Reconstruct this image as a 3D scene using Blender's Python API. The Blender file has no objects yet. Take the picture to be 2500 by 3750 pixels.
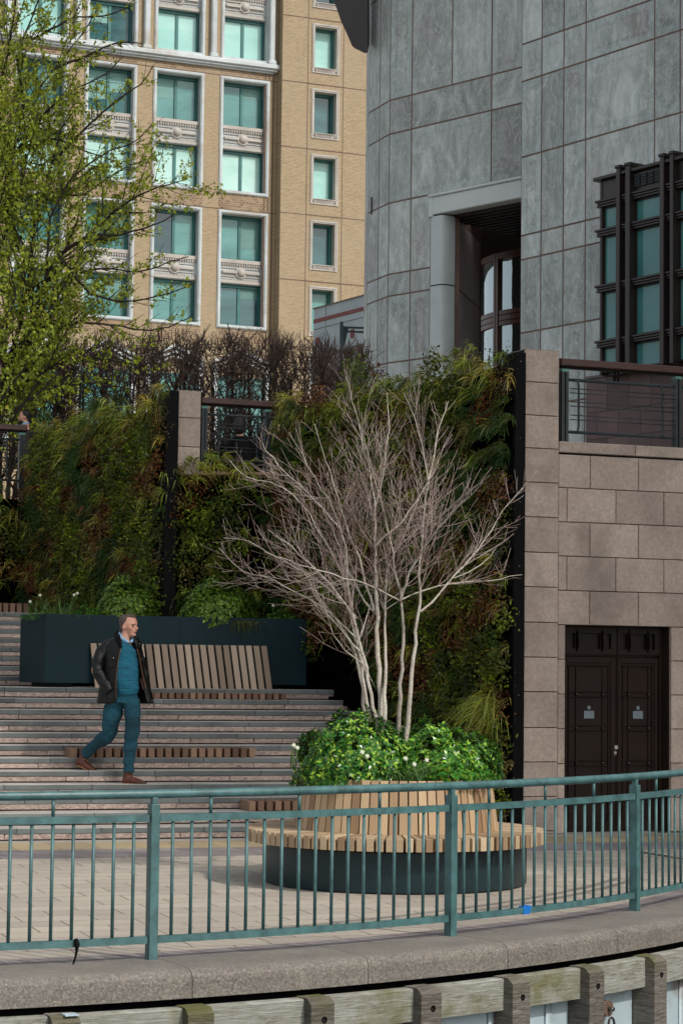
import bpy, bmesh, math, random
import numpy as np
from mathutils import Vector, Matrix
from mathutils.kdtree import KDTree
random.seed(7); rng = np.random.default_rng(11)
SC = bpy.context.scene
COL = SC.collection
R = math.radians
# ------------------------------------------------------------------ camera
F = 7950.0; E = 1.73; PITCH = math.atan(585.0/F); ROLL = 0.012
_f = Vector((0, math.cos(PITCH), math.sin(PITCH)))
_r0 = Vector((1, 0, 0)); _u0 = Vector((0, -math.sin(PITCH), math.cos(PITCH)))
_r = _r0*math.cos(ROLL)+_u0*math.sin(ROLL)
_u = _u0*math.cos(ROLL)-_r0*math.sin(ROLL)
CAM = Vector((0, 0, E))
def ray(px, py):
    return _f + _r*((px-1250.0)/F) - _u*((py-1875.0)/F)
def gp(px, py, z=0.0):
    d = ray(px, py); t = (z-E)/d.z
    return CAM+d*t
def yp(px, py, Y):
    d = ray(px, py); return CAM+d*(Y/d.y)
def pxof(p):
    v = Vector(p)-CAM; k = v.dot(_f)
    return (1250+F*v.dot(_r)/k, 1875-F*v.dot(_u)/k)
class Wall:
    """vertical plane: u along it, z up, o = offset towards the viewer"""
    def __init__(s, p0, deg):
        s.p = Vector((p0[0], p0[1], 0)); a = R(deg); s.a = a
        s.d = Vector((math.cos(a), math.sin(a), 0)); s.n = Vector((math.sin(a), -math.cos(a), 0))
    def P(s, u, z, o=0.0):
        return s.p+s.d*u+s.n*o+Vector((0, 0, z))
    def uz(s, px, py, o=0.0):
        d = ray(px, py); q = s.p+s.n*o
        t = (q-CAM).dot(s.n)/d.dot(s.n)
        w = CAM+d*t
        return ((w-q).dot(s.d), w.z)
# ------------------------------------------------------------------ mesh builder
BOXF = [(0,3,2,1),(4,5,6,7),(0,1,5,4),(1,2,6,5),(2,3,7,6),(3,0,4,7)]
class MB:
    def __init__(s):
        s.v = []; s.f = []; s.r = []; s.sm = []; s.uv = None
    def add(s, vs, fs, rnd=None, smooth=False):
        n = len(s.v); s.v.extend([tuple(v) for v in vs])
        if rnd is None: rnd = random.random()
        for f in fs:
            s.f.append(tuple(i+n for i in f)); s.r.append(rnd); s.sm.append(smooth)
    def hexa(s, c, rnd=None):
        s.add(c, BOXF, rnd)
    def box(s, x0, x1, y0, y1, z0, z1, rnd=None):
        s.hexa([(x0,y0,z0),(x1,y0,z0),(x1,y1,z0),(x0,y1,z0),(x0,y0,z1),(x1,y0,z1),(x1,y1,z1),(x0,y1,z1)], rnd)
    def wbox(s, W, u0, u1, z0, z1, o0, o1, rnd=None):
        s.hexa([W.P(u0,z0,o1),W.P(u1,z0,o1),W.P(u1,z0,o0),W.P(u0,z0,o0),
                W.P(u0,z1,o1),W.P(u1,z1,o1),W.P(u1,z1,o0),W.P(u0,z1,o0)], rnd)
    def cbox(s, W, u0, u1, z0, z1, o0, o1, ch=0.01, rnd=None):
        """wall box whose front edges are chamfered"""
        b = [(u0,z0),(u1,z0),(u1,z1),(u0,z1)]
        i = [(u0+ch,z0+ch),(u1-ch,z0+ch),(u1-ch,z1-ch),(u0+ch,z1-ch)]
        vs = [W.P(a,c,o0) for a,c in b]+[W.P(a,c,o1-ch) for a,c in b]+[W.P(a,c,o1) for a,c in i]
        fs = [(3,2,1,0),(8,9,10,11)]
        for k in range(4):
            j=(k+1)%4
            fs.append((k,j,4+j,4+k)); fs.append((4+k,4+j,8+j,8+k))
        s.add(vs, fs, rnd)
    def quad(s, a, b, c, d, rnd=None): s.add([a,b,c,d], [(0,1,2,3)], rnd)
    def tube(s, pts, rad, n=6, rnd=None, cap=True, smooth=True):
        pts = [Vector(p) for p in pts]
        if not hasattr(rad, '__len__'): rad = [rad]*len(pts)
        if rnd is None: rnd = random.random()
        vs = []; fs = []; prev = None
        for i, p in enumerate(pts):
            t = (pts[min(i+1,len(pts)-1)]-pts[max(i-1,0)])
            t = t.normalized() if t.length > 1e-9 else Vector((0,0,1))
            if prev is None:
                a = Vector((0,0,1)) if abs(t.z) < .9 else Vector((0,1,0))
                x = a.cross(t).normalized()
            else:
                x = (prev-t*prev.dot(t))
                x = x.normalized() if x.length > 1e-6 else Vector((1,0,0))
            prev = x; y = t.cross(x)
            for k in range(n):
                an = 2*math.pi*k/n
                vs.append(p+(x*math.cos(an)+y*math.sin(an))*rad[i])
        for i in range(len(pts)-1):
            for k in range(n):
                fs.append((i*n+k, i*n+(k+1)%n, (i+1)*n+(k+1)%n, (i+1)*n+k))
        s.add(vs, fs, rnd, smooth)
        if cap and n > 3:
            m = len(s.v)-len(vs)
            s.f.append(tuple(m+k for k in reversed(range(n)))); s.r.append(rnd); s.sm.append(False)
            s.f.append(tuple(m+(len(pts)-1)*n+k for k in range(n))); s.r.append(rnd); s.sm.append(False)
    def bar(s, a, b, w, h, up=Vector((0,0,1)), rnd=None):
        a = Vector(a); b = Vector(b); t = (b-a).normalized()
        x = t.cross(up).normalized(); y = x.cross(t)
        c = []
        for p in (a, b):
            for sx, sy in ((-1,-1),(1,-1),(1,1),(-1,1)):
                c.append(p+x*(sx*w/2)+y*(sy*h/2))
        s.hexa(c, rnd)
    def sphere(s, c, r, nu=10, nv=7, sc=(1,1,1), rnd=None):
        vs=[]; fs=[]
        for j in range(nv+1):
            ph=math.pi*j/nv
            for i in range(nu):
                th=2*math.pi*i/nu
                vs.append((c[0]+r*sc[0]*math.sin(ph)*math.cos(th), c[1]+r*sc[1]*math.sin(ph)*math.sin(th), c[2]+r*sc[2]*math.cos(ph)))
        for j in range(nv):
            for i in range(nu):
                fs.append((j*nu+i,(j+1)*nu+i,(j+1)*nu+(i+1)%nu,j*nu+(i+1)%nu))
        s.add(vs,fs,rnd,True)
    def ring(s, c, prof, a0=0.0, a1=2*math.pi, n=64, rnd=None, smooth=True, closed=None):
        """revolve profile [(r,z)...] round vertical axis at c"""
        full = abs(a1-a0-2*math.pi) < 1e-6
        m = n if full else n+1
        vs=[]; fs=[]; k=len(prof)
        for i in range(m):
            a=a0+(a1-a0)*i/n
            for r,z in prof: vs.append((c[0]+r*math.cos(a), c[1]+r*math.sin(a), z))
        for i in range(n):
            j=(i+1)%m
            for q in range(k-1):
                fs.append((i*k+q, j*k+q, j*k+q+1, i*k+q+1))
            if closed: fs.append((i*k+k-1, j*k+k-1, j*k, i*k))
        if not full and closed:
            fs.append(tuple(range(k))[::-1]); fs.append(tuple((m-1)*k+q for q in range(k)))
        s.add(vs,fs,rnd,smooth)
ORI = {}
def _link(name, me, mat, parent, origin):
    o = bpy.data.objects.new(name, me); COL.objects.link(o)
    mats = mat if isinstance(mat, (list, tuple)) else [mat]
    for m in mats: me.materials.append(m)
    if parent is not None:
        o.parent = parent; ORI[o.name] = origin
    else:
        o.location = origin; ORI[o.name] = origin
    return o
def build(name, mb, mat, parent=None, bevel=0, cols=None, recalc=True):
    me = bpy.data.meshes.new(name)
    V = np.array(mb.v, dtype=np.float64).reshape(-1,3)
    if parent is not None: org = ORI[parent.name]
    else:
        lo = V.min(0); hi = V.max(0); org = Vector(((lo[0]+hi[0])/2, (lo[1]+hi[1])/2, lo[2]))
    V = V-np.array(org)
    me.from_pydata(V.tolist(), [], mb.f)
    at = me.attributes.new('rnd', 'FLOAT', 'FACE'); at.data.foreach_set('value', np.array(mb.r, dtype=np.float32))
    me.polygons.foreach_set('use_smooth', np.array(mb.sm, dtype=bool))
    if recalc:
        bm = bmesh.new(); bm.from_mesh(me); bmesh.ops.recalc_face_normals(bm, faces=bm.faces); bm.to_mesh(me); bm.free()
    me.update()
    o = _link(name, me, mat, parent, org)
    if bevel:
        b = o.modifiers.new('Bevel', 'BEVEL'); b.width = bevel; b.segments = 2; b.limit_method = 'ANGLE'; b.angle_limit = R(40)
    return o
def npbuild(name, V, Fq, C, mat, parent=None, smooth=False):
    """big meshes: V (n,3), faces (m,k), C (m,3) face colour"""
    me = bpy.data.meshes.new(name)
    V = np.asarray(V, dtype=np.float64)
    if parent is not None: org = ORI[parent.name]
    else:
        lo = V.min(0); hi = V.max(0); org = Vector(((lo[0]+hi[0])/2, (lo[1]+hi[1])/2, lo[2]))
    V = (V-np.array(org)).astype(np.float32)
    k = Fq.shape[1]; m = Fq.shape[0]
    me.vertices.add(len(V)); me.vertices.foreach_set('co', V.ravel())
    me.loops.add(m*k); me.loops.foreach_set('vertex_index', Fq.astype(np.int32).ravel())
    me.polygons.add(m); me.polygons.foreach_set('loop_start', np.arange(0, m*k, k, dtype=np.int32))
    me.polygons.foreach_set('loop_total', np.full(m, k, dtype=np.int32))
    me.update(calc_edges=True); me.validate()
    if C is not None:
        at = me.attributes.new('tone', 'FLOAT_COLOR', 'FACE')
        c4 = np.ones((m,4), dtype=np.float32); c4[:,:3] = C; at.data.foreach_set('color', c4.ravel())
    if smooth: me.polygons.foreach_set('use_smooth', np.ones(m, dtype=bool))
    return _link(name, me, mat, parent, org)
def root(name, loc, label, cat, group=None):
    o = bpy.data.objects.new(name, None); COL.objects.link(o); o.location = loc
    o.empty_display_size = .3
    ORI[o.name] = Vector(loc); return tag(o, label, cat, group)
def tag(o, label=None, cat=None, group=None, kind=None):
    if label: o['label'] = label
    if cat: o['category'] = cat
    if group: o['group'] = group
    if kind: o['kind'] = kind
    return o
# ------------------------------------------------------------------ materials
def lin(h):
    if not isinstance(h, str): return tuple(h)
    h = h.lstrip('#'); o = []
    for i in (0,2,4):
        c = int(h[i:i+2],16)/255.0
        o.append(c/12.92 if c <= .04045 else ((c+.055)/1.055)**2.4)
    return tuple(o)
class N:
    def __init__(s, name):
        s.m = bpy.data.materials.new(name); s.m.use_nodes = True; s.t = s.m.node_tree; s.n = s.t.nodes
        s.n.clear(); s.out = s.n.new('ShaderNodeOutputMaterial')
        s.b = s.n.new('ShaderNodeBsdfPrincipled'); s.l(s.b.outputs[0], s.out.inputs[0])
        s.tc = s.n.new('ShaderNodeTexCoord')
    def l(s, a, b): s.t.links.new(a, b)
    def new(s, k, **kw):
        n = s.n.new(k)
        for a, b in kw.items(): setattr(n, a, b)
        return n
    def mapping(s, scale=(1,1,1), rot=(0,0,0), src=None):
        m = s.new('ShaderNodeMapping'); m.inputs['Scale'].default_value = scale; m.inputs['Rotation'].default_value = rot
        s.l(src or s.tc.outputs['Object'], m.inputs['Vector']); return m.outputs[0]
    def noise(s, scale, detail=4, vec=None, rough=.55, dist=0):
        n = s.new('ShaderNodeTexNoise'); n.inputs['Scale'].default_value = scale; n.inputs['Detail'].default_value = detail
        n.inputs['Roughness'].default_value = rough; n.inputs['Distortion'].default_value = dist
        s.l(vec or s.tc.outputs['Object'], n.inputs['Vector']); return n.outputs[0]
    def ramp(s, fac, stops):
        r = s.new('ShaderNodeValToRGB'); e = r.color_ramp.elements
        while len(e) > 1: e.remove(e[-1])
        e[0].position = stops[0][0]; e[0].color = (*lin(stops[0][1]), 1)
        for p, c in stops[1:]:
            x = e.new(p); x.color = (*lin(c), 1)
        s.l(fac, r.inputs[0]); return r.outputs[0]
    def mix(s, fac, a, b, mode='MIX'):
        m = s.new('ShaderNodeMix', data_type='RGBA', blend_type=mode)
        for i, v in ((0, fac), (6, a), (7, b)):
            if isinstance(v, (int, float)): m.inputs[i].default_value = v
            elif isinstance(v, (tuple, list, str)): m.inputs[i].default_value = (*lin(v), 1)
            else: s.l(v, m.inputs[i])
        return m.outputs[2]
    def math(s, op, a, b=None, c=None, clamp=False):
        m = s.new('ShaderNodeMath', operation=op, use_clamp=clamp)
        for i, v in enumerate((a, b, c)):
            if v is None: continue
            if isinstance(v, (int, float)): m.inputs[i].default_value = v
            else: s.l(v, m.inputs[i])
        return m.outputs[0]
    def attr(s, name, out='Fac'):
        a = s.new('ShaderNodeAttribute', attribute_name=name); return a.outputs[out]
    def color(s, c):
        if isinstance(c, (tuple, list, str)): s.b.inputs['Base Color'].default_value = (*lin(c), 1)
        else: s.l(c, s.b.inputs['Base Color'])
    def rough(s, v):
        if isinstance(v, (int, float)): s.b.inputs['Roughness'].default_value = v
        else: s.l(v, s.b.inputs['Roughness'])
    def bump(s, h, strength=.3, dist=.01):
        b = s.new('ShaderNodeBump'); b.inputs['Strength'].default_value = strength; b.inputs['Distance'].default_value = dist
        s.l(h, b.inputs['Height']); s.l(b.outputs[0], s.b.inputs['Normal'])
def mult(n, col, amt, src):
    """col * (1-amt/2 + amt*src)"""
    v = n.math('MULTIPLY_ADD', src, amt, 1-amt/2)
    c = n.new('ShaderNodeCombineColor')
    for i in range(3): n.l(v, c.inputs[i])
    return n.mix(1.0, col, c.outputs[0], 'MULTIPLY')
def mat(name, c1, c2=None, scale=6, rough=.7, rv=.25, bump=0, bscale=60, metal=0, fine=.15, fscale=80, stretch=(1,1,1), spec=.5, stain=None):
    n = N(name)
    v = n.mapping(stretch) if stretch != (1,1,1) else None
    c2 = c2 or tuple(x*.75 for x in lin(c1))
    col = n.ramp(n.noise(scale, 5, v), [(.35, c1), (.68, c2)])
    if fine: col = mult(n, col, fine*2, n.noise(fscale, 3, v))
    if stain: col = n.mix(n.ramp(n.noise(stain[1], 6, v, .7), [(.52,(0,0,0)),(.68,(1,1,1))]), col, stain[0])
    if rv: col = mult(n, col, rv*2, n.attr('rnd'))
    n.color(col); n.rough(rough); n.b.inputs['Metallic'].default_value = metal
    n.b.inputs['Specular IOR Level'].default_value = spec
    if bump: n.bump(n.noise(bscale, 5, v), bump, .01)
    return n.m
M = {}
# ================================================================== materials
M['wood'] = (lambda n: (n.color(mult(n, n.mix(n.attr('rnd'), '#7d5a42', '#b59a7c'), .35, n.noise(3, 6, n.mapping((1,1,14)), .6, .4))), n.rough(.62), n.bump(n.noise(30, 4, n.mapping((3,3,20))), .15), n.m)[-1])(N('wood'))
def wood(name, a, b, stretch, gr=.4):
    n = N(name)
    g = n.noise(4, 6, n.mapping(stretch), .65, .6)
    c = n.mix(n.math('POWER', n.attr('rnd'), .9), a, b)
    n.color(mult(n, c, gr, g)); n.rough(.6); n.bump(g, .2, .004); return n.m
M['wood_v'] = wood('backrest_wood', '#806246', '#c0a682', (14,14,1.2))
M['wood_s'] = wood('seat_wood', '#7c6147', '#bba788', (5,5,5))
M['wood_b'] = wood('bench_wood', '#786553', '#ad9b86', (12,12,1.4))
M['wood_d'] = wood('dark_bench_wood', '#54392a', '#8d6f58', (6,6,6))
M['oak'] = (lambda n: None)(0) or None
def _weathered():
    n = N('weathered_timber')
    g = n.noise(7, 8, n.mapping((1,1,9)), .7, 1.2)
    c = n.ramp(g, [(.3,'#3f3933'),(.5,'#6e675e'),(.72,'#8c877e')])
    moss = n.ramp(n.noise(2.2, 5, None, .65), [(.56,(0,0,0)),(.72,(.75,.75,.75))])
    c = n.mix(moss, c, '#4c4c1c'); c = mult(n, c, .5, n.attr('rnd')); c = mult(n, c, .3, n.noise(90,3)); pz = n.new('ShaderNodeNewGeometry').outputs['Position']; sz = n.new('ShaderNodeSeparateXYZ'); n.l(pz, sz.inputs[0]); tp = n.math('MULTIPLY', n.math('ADD', sz.outputs[2], .34), 6, clamp=True); nn_ = n.math('MULTIPLY', tp, n.math('MULTIPLY', n.math('SUBTRACT', n.noise(1.3, 5, pz, .7), .42), 5, clamp=True), clamp=True); c = n.mix(nn_, c, '#57591f')
    n.color(c); n.rough(.85); n.bump(g, .9, .03); return n.m
M['timber'] = _weathered()
def _weathered_h():
    n = N('weathered_beam_timber')
    m = n.mapping((1.2,1.2,16), (0,0,0))
    g = n.noise(4, 8, m, .72, .8)
    c = n.ramp(g, [(.28,'#2f2b24'),(.40,'#77756a'),(.7,'#a8aaa2')])
    moss = n.ramp(n.noise(1.5, 5, n.new('ShaderNodeNewGeometry').outputs['Position'], .65), [(.52,(0,0,0)),(.66,(.75,.75,.75))])
    c = n.mix(moss, c, '#5c5a28'); c = mult(n, c, .3, n.noise(90,3))
    n.color(c); n.rough(.85); n.bump(g, .7, .02); return n.m
M['timber_h'] = _weathered_h()
def _teal():
    n = N('teal_paint')
    p = n.ramp(n.noise(9, 5, None, .65), [(.38,'#355455'),(.6,'#456b6c')])
    p = n.mix(n.ramp(n.noise(38, 4, None, .6), [(.62,(0,0,0)),(.70,(.6,.6,.6))]), p, '#25393b'); p = n.mix(n.ramp(n.noise(6, 6, n.mapping((1,1,.25)), .7), [(.6,(0,0,0)),(.72,(.4,.4,.4))]), p, '#6a8a86'); p = n.mix(n.ramp(n.noise(55, 4, None, .7), [(.74,(0,0,0)),(.78,(.8,.8,.8))]), p, '#4a3226')
    n.color(p); n.rough(n.math('MULTIPLY_ADD', n.noise(20), .3, .3)); n.bump(n.noise(60,3), .12, .003); return n.m
M['teal'] = _teal()
def _granite():
    n = N('pink_granite')
    v = n.new('ShaderNodeTexVoronoi'); v.inputs['Scale'].default_value = 95; n.l(n.tc.outputs['Object'], v.inputs['Vector'])
    c = n.ramp(v.outputs['Color'], [(.1,'#443d3b'),(.4,'#5e5953'),(.65,'#6e675e'),(.9,'#878179')])
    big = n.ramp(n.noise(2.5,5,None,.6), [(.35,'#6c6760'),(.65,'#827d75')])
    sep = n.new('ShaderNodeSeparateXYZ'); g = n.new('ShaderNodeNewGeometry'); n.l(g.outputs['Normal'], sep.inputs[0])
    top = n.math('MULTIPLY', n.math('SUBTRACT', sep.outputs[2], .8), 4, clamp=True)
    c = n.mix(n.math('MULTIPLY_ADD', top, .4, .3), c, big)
    c = n.mix(n.ramp(n.noise(1.1,5,None,.7),[(.55,(0,0,0)),(.75,(.5,.5,.5))]), c, '#453c38')
    n.color(c); n.rough(.75); n.bump(n.noise(70, 4), .5, .01); return n.m
M['granite'] = _granite()
def _riser():
    n = N('pink_rough_stone')
    g = n.noise(22, 7, n.mapping((1,1,2.2)), .72, 1.0)
    c = n.ramp(g, [(.32,'#5e4d46'),(.45,'#a39086'),(.62,'#c8b4a8')])
    c = mult(n, c, .35, n.attr('rnd')); c = mult(n, c, .4, n.noise(1.4, 4)); c = n.mix(n.ramp(n.noise(2.3, 5, n.new('ShaderNodeNewGeometry').outputs['Position'], .6), [(.68,(0,0,0)),(.74,(.7,.7,.7))]), c, '#b9c4c2')
    n.color(c); n.rough(.9); n.bump(g, .9, .02); return n.m
M['riser'] = _riser()
def _tread():
    n = N('grey_tread_stone')
    c = n.ramp(n.noise(2.5, 5), [(.35,'#666d6b'),(.68,'#505554')]); c = mult(n, c, .36, n.noise(60, 3)); c = mult(n, c, .4, n.attr('rnd'))
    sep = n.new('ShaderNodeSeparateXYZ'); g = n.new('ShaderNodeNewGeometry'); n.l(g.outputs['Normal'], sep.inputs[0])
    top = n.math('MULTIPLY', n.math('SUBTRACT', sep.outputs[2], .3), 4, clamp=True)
    worn_lit = n.ramp(n.noise(3, 5), [(.3,'#969089'),(.7,'#b0aba4')])  # tread tops: wear, plus the lit look of the strips put into colour
    n.color(n.mix(top, c, worn_lit)); n.rough(.65); n.bump(n.noise(60, 4), .15, .004); return n.m
M['tread'] = _tread()
M['wallstone'] = mat('brown_sandstone', '#b2a295', '#a08f84', 2.2, .85, .13, .5, 45, fine=.36, fscale=26, stain=('#8c8074', .9))
M['mortar'] = mat('dark_mortar', '#30261f', rv=0, spec=.1)
M['black'] = mat('black_metal', '#050505', '#040404', 3, .6, 0, fine=.1, spec=.12)
M['void'] = mat('black_felt', '#020202', '#010101', 3, .95, 0, fine=0, spec=.02)
M['planter'] = mat('dark_teal_steel', '#0c2a31', '#0a2228', 1.2, .5, 0, .03, 20, fine=.08, fscale=9, spec=.2)
M['drum'] = mat('charcoal_teal_steel', '#20343a', '#1b2a2f', 1.2, .4, 0, .03, 20, fine=.1, fscale=7, spec=.3)
M['grey_metal'] = mat('grey_metal_paint', '#363d3e', '#2b3235', 4, .45, 0, .05, fine=.1, spec=.35)
M['mint'] = mat('mint_cap_paint', '#5e8f80', rv=0)
M['mahogany'] = mat('red_brown_handrail_wood', '#4a2a21', '#38201a', 5, .4, 0, .1, fine=.2, stretch=(1,1,9))
M['door'] = mat('dark_brown_door_paint', '#22140d', '#1a100b', 3, .42, 0, .04, fine=.12, spec=.2)
M['bronze'] = mat('bronze_stud', '#4a403c', rv=0, rough=.3, metal=.8)
M['chrome'] = mat('chrome', '#b8b8b8', rv=0, rough=.2, metal=1)
M['soil'] = mat('soil', '#1d1612', '#100c09', 20, .95, 0, .6, 30)
def _paver():
    n = N('beige_pavers')
    m = n.mapping((1,1,1), (0,0,-R(19)), n.new('ShaderNodeNewGeometry').outputs['Position'])
    b = n.new('ShaderNodeTexBrick'); b.offset = .5; n.l(m, b.inputs['Vector'])
    b.inputs['Scale'].default_value = 1; b.inputs['Brick Width'].default_value = .52; b.inputs['Row Height'].default_value = .31
    b.inputs['Mortar Size'].default_value = .006; b.inputs['Mortar Smooth'].default_value = .3
    b.inputs['Color1'].default_value = (*lin('#b0a797'),1); b.inputs['Color2'].default_value = (*lin('#9c9487'),1)
    b.inputs['Mortar'].default_value = (*lin('#3a322c'),1)
    c = b.outputs['Color']
    c = n.mix(n.ramp(n.noise(.9,6,m,.7),[(.4,(0,0,0)),(.7,(.6,.6,.6))]), c, '#958a81')
    c = n.mix(n.ramp(n.noise(1.7,6,m,.75),[(.55,(0,0,0)),(.75,(.45,.45,.45))]), c, '#c2bab0')
    c = mult(n, c, .8, n.noise(26, 6, n.mapping((.6,2.4,1), (0,0,-R(19)), m), .7)); c = mult(n, c, .25, n.noise(140,2,m))
    n.color(c); n.rough(.8); n.bump(b.outputs['Fac'], -.4, .004); return n.m
M['paver'] = _paver()
M['paver_purple'] = mat('purple_grey_pavers', '#837b7a', '#746c6b', 2, .8, .2, .2, fine=.2, fscale=50)
M['ochre'] = mat('ochre_pavers', '#a39272', '#94866a', 2, .85, .15, .1, fine=.35, fscale=25)
M['steel_sheet'] = mat('pale_steel_sheet', '#aab9bf', '#95a5ab', 1.5, .5, 0, .05, fine=.12, fscale=6, stain=('#7a675a', 1.6))
M['flower'] = mat('white_petals', '#e8ecd8', '#d8dcc0', 9, .6, 0, fine=0)
# ================================================================== site frames
TR, RI = .38, .125
S = Wall(gp(0, 3081), 18.0)
W1 = Wall(gp(1912, 3056), 21.0)
W2 = Wall(yp(642, 2000, 28.1), 21.0)
J1 = Vector((-.75, 28.55, 0))
_d = (W1.P(-.13, 0)-J1); G1 = Wall(J1, math.degrees(math.atan2(_d.y, _d.x))); G1L = _d.length
J3 = Vector((-4.62, 32.2, 0))
_d = (W2.P(-.17, 0)-J3); G2 = Wall(J3, math.degrees(math.atan2(_d.y, _d.x))); G2L = _d.length
W3 = Wall(J3, 21.0)
# ---- quay circle through the three railing posts
A1, A2, A3 = gp(554, 3516), gp(1648, 3430), gp(2322, 3338)
def circ(a, b, c):
    ax, ay, bx, by, cx, cy = a.x, a.y, b.x, b.y, c.x, c.y
    d = 2*(ax*(by-cy)+bx*(cy-ay)+cx*(ay-by))
    ux = ((ax*ax+ay*ay)*(by-cy)+(bx*bx+by*by)*(cy-ay)+(cx*cx+cy*cy)*(ay-by))/d
    uy = ((ax*ax+ay*ay)*(cx-bx)+(bx*bx+by*by)*(ax-cx)+(cx*cx+cy*cy)*(bx-ax))/d
    return Vector((ux, uy, 0))
QC = circ(A1, A2, A3); QR = (A1-QC).length
ang = lambda p: math.atan2(p.y-QC.y, p.x-QC.x)
def qp(a, r, z=0): return Vector((QC.x+r*math.cos(a), QC.y+r*math.sin(a), z))
aa1, aa2, aa3 = ang(A1), ang(A2), ang(A3)
print('quay', QC, QR, [math.degrees(x) for x in (aa1, aa2, aa3)])
def qang(px, r, z):
    """angle on circle radius r where the pixel column px crosses (height z)"""
    best = None
    for i in range(4000):
        a = aa1-R(30)+R(100)*i/4000
        q = pxof(qp(a, r, z))
        e = abs(q[0]-px)
        if best is None or e < best[0]: best = (e, a)
    return best[1]
# ---- ground sheets
def sheet(name, poly, z, mt, kind='structure'):
    mb = MB(); mb.add([(p[0], p[1], z) for p in poly], [tuple(range(len(poly)))])
    return tag(build(name, mb, mt), kind=kind)
arc = [qp(aa1-R(60)+R(150)*i/80, QR+.02) for i in range(81)]
sheet('plaza', arc+[Vector((60,24,0)), Vector((120,200,0)), Vector((-120,200,0)), Vector((-60,10,0))], 0.0, M['paver'])
nw = N('dock_water'); nw.color('#1a2a2a'); nw.rough(.06); nw.bump(nw.noise(3,5), .25, .05)
sheet('water', [(-300,-300),(300,-300),(300,300),(-300,300)], -3.2, nw.m)
# ring bands of pavers behind the granite kerb
mb = MB()
n0 = 300; a0 = aa1-R(30); da = R(105)/n0
for i in range(n0):
    a = a0+da*i; b = a+da*.93
    mb.add([qp(a,QR-.30,.004), qp(b,QR-.30,.004), qp(b,QR-.045,.004), qp(a,QR-.045,.004)], [(0,1,2,3)])
tag(build('paver_band', mb, M['paver_purple']), kind='structure')
mb = MB()
mb.wbox(S, -6, 12, 0.0, .004, .02, .30)
tag(build('step_edge_strip', mb, mat('pale_edge_stone', '#9a958d')), kind='structure')
mb = MB()
for i in range(44):
    mb.wbox(S, -6+i*.4, -6+i*.4+.394, 0.0, .005, .30, 1.15)
tag(build('ochre_paving', mb, M['ochre']), kind='structure')
mb = MB()
for i in range(60):
    for k in range(3): mb.wbox(S, -6+i*.3+.07*(k%2), -6+i*.3+.296+.07*(k%2), 0.0, .0045, 1.155+k*.3, 1.45+k*.3)
tag(build('grey_paving', mb, M['paver_purple']), kind='structure')
# steel drain slot near the door
mb = MB(); g0, g1 = gp(2340, 3122), gp(2560, 3156)
mb.bar(g0+Vector((0,0,.006)), g1+Vector((0,0,.006)), .05, .004)
tag(build('drain_channel', mb, M['chrome']), 'thin bright steel drain slot set in the paving in front of the dark doors', 'drain')
# ================================================================== steps
mt_, mr, mbk = MB(), MB(), MB()
def step(n, o, u0, u1, depth=None):
    z = n*RI; d = depth or TR
    rr = random.Random(n*13)
    u = u0
    while u < u1-1e-3:
        L = min(rr.uniform(.65, 1.35), u1-u)
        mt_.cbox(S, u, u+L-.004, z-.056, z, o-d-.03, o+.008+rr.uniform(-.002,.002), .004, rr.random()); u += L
    u = u0+rr.uniform(-.4, 0); 
    while u < u1-1e-3:
        L = rr.uniform(.75, 1.0); a = max(u, u0); b = min(u+L-.006, u1)
        if b > a: mr.cbox(S, a, b, z-RI+.012, z-.057, o-.1, o+rr.uniform(-.004,.006), .006, rr.random())
        u += L
for n in range(1, 13):
    px = 1232+(12-n)*49
    o = -(n-1)*TR
    u1 = S.uz(min(px, 1690), 2700, o)[0]
    step(n, o, -3.4, u1, TR if n < 12 else 1.75)
    mbk.wbox(S, -3.4, u1-.02, (n-1)*RI-.2, n*RI-.06, o-TR-.02 if n < 12 else o-3.2, o-.03)
O13 = -(11*TR)-1.6
for n in range(13, 21):
    o = O13-(n-13)*TR
    u1 = S.uz(200, 2300, o)[0]
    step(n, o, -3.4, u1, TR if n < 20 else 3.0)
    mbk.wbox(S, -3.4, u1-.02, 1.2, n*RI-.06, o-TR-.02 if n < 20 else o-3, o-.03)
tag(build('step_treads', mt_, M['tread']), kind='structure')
tag(build('step_risers', mr, M['riser']), kind='structure')
tag(build('step_core', mbk, M['mortar']), kind='structure')
# ================================================================== ashlar
def ashlar(mb, core, W, u0, u1, zs, L, o, th=.04, hole=None, seed=1, stag=None, gap=.008):
    rr = random.Random(seed)
    for k in range(len(zs)-1):
        z0, z1 = zs[k], zs[k+1]
        off = (stag[k % len(stag)] if stag else 0)
        u = u0-off*L if off else u0
        while u < u1-.01:
            a = max(u, u0); b = min(u+L, u1); u += L
            if b-a < .02: continue
            segs = [(a, b)]
            if hole and z0 < hole[3]-.02 and z1 > hole[2]+.02:
                segs = []
                if a < hole[0]: segs.append((a, min(b, hole[0])))
                if b > hole[1]: segs.append((max(a, hole[1]), b))
            for p, q in segs:
                if q-p > .02: mb.cbox(W, p+gap/2, q-gap/2, z0+gap/2, z1-gap/2, o-th, o+rr.uniform(-.0015,.0015), .005, rr.random())
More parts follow.
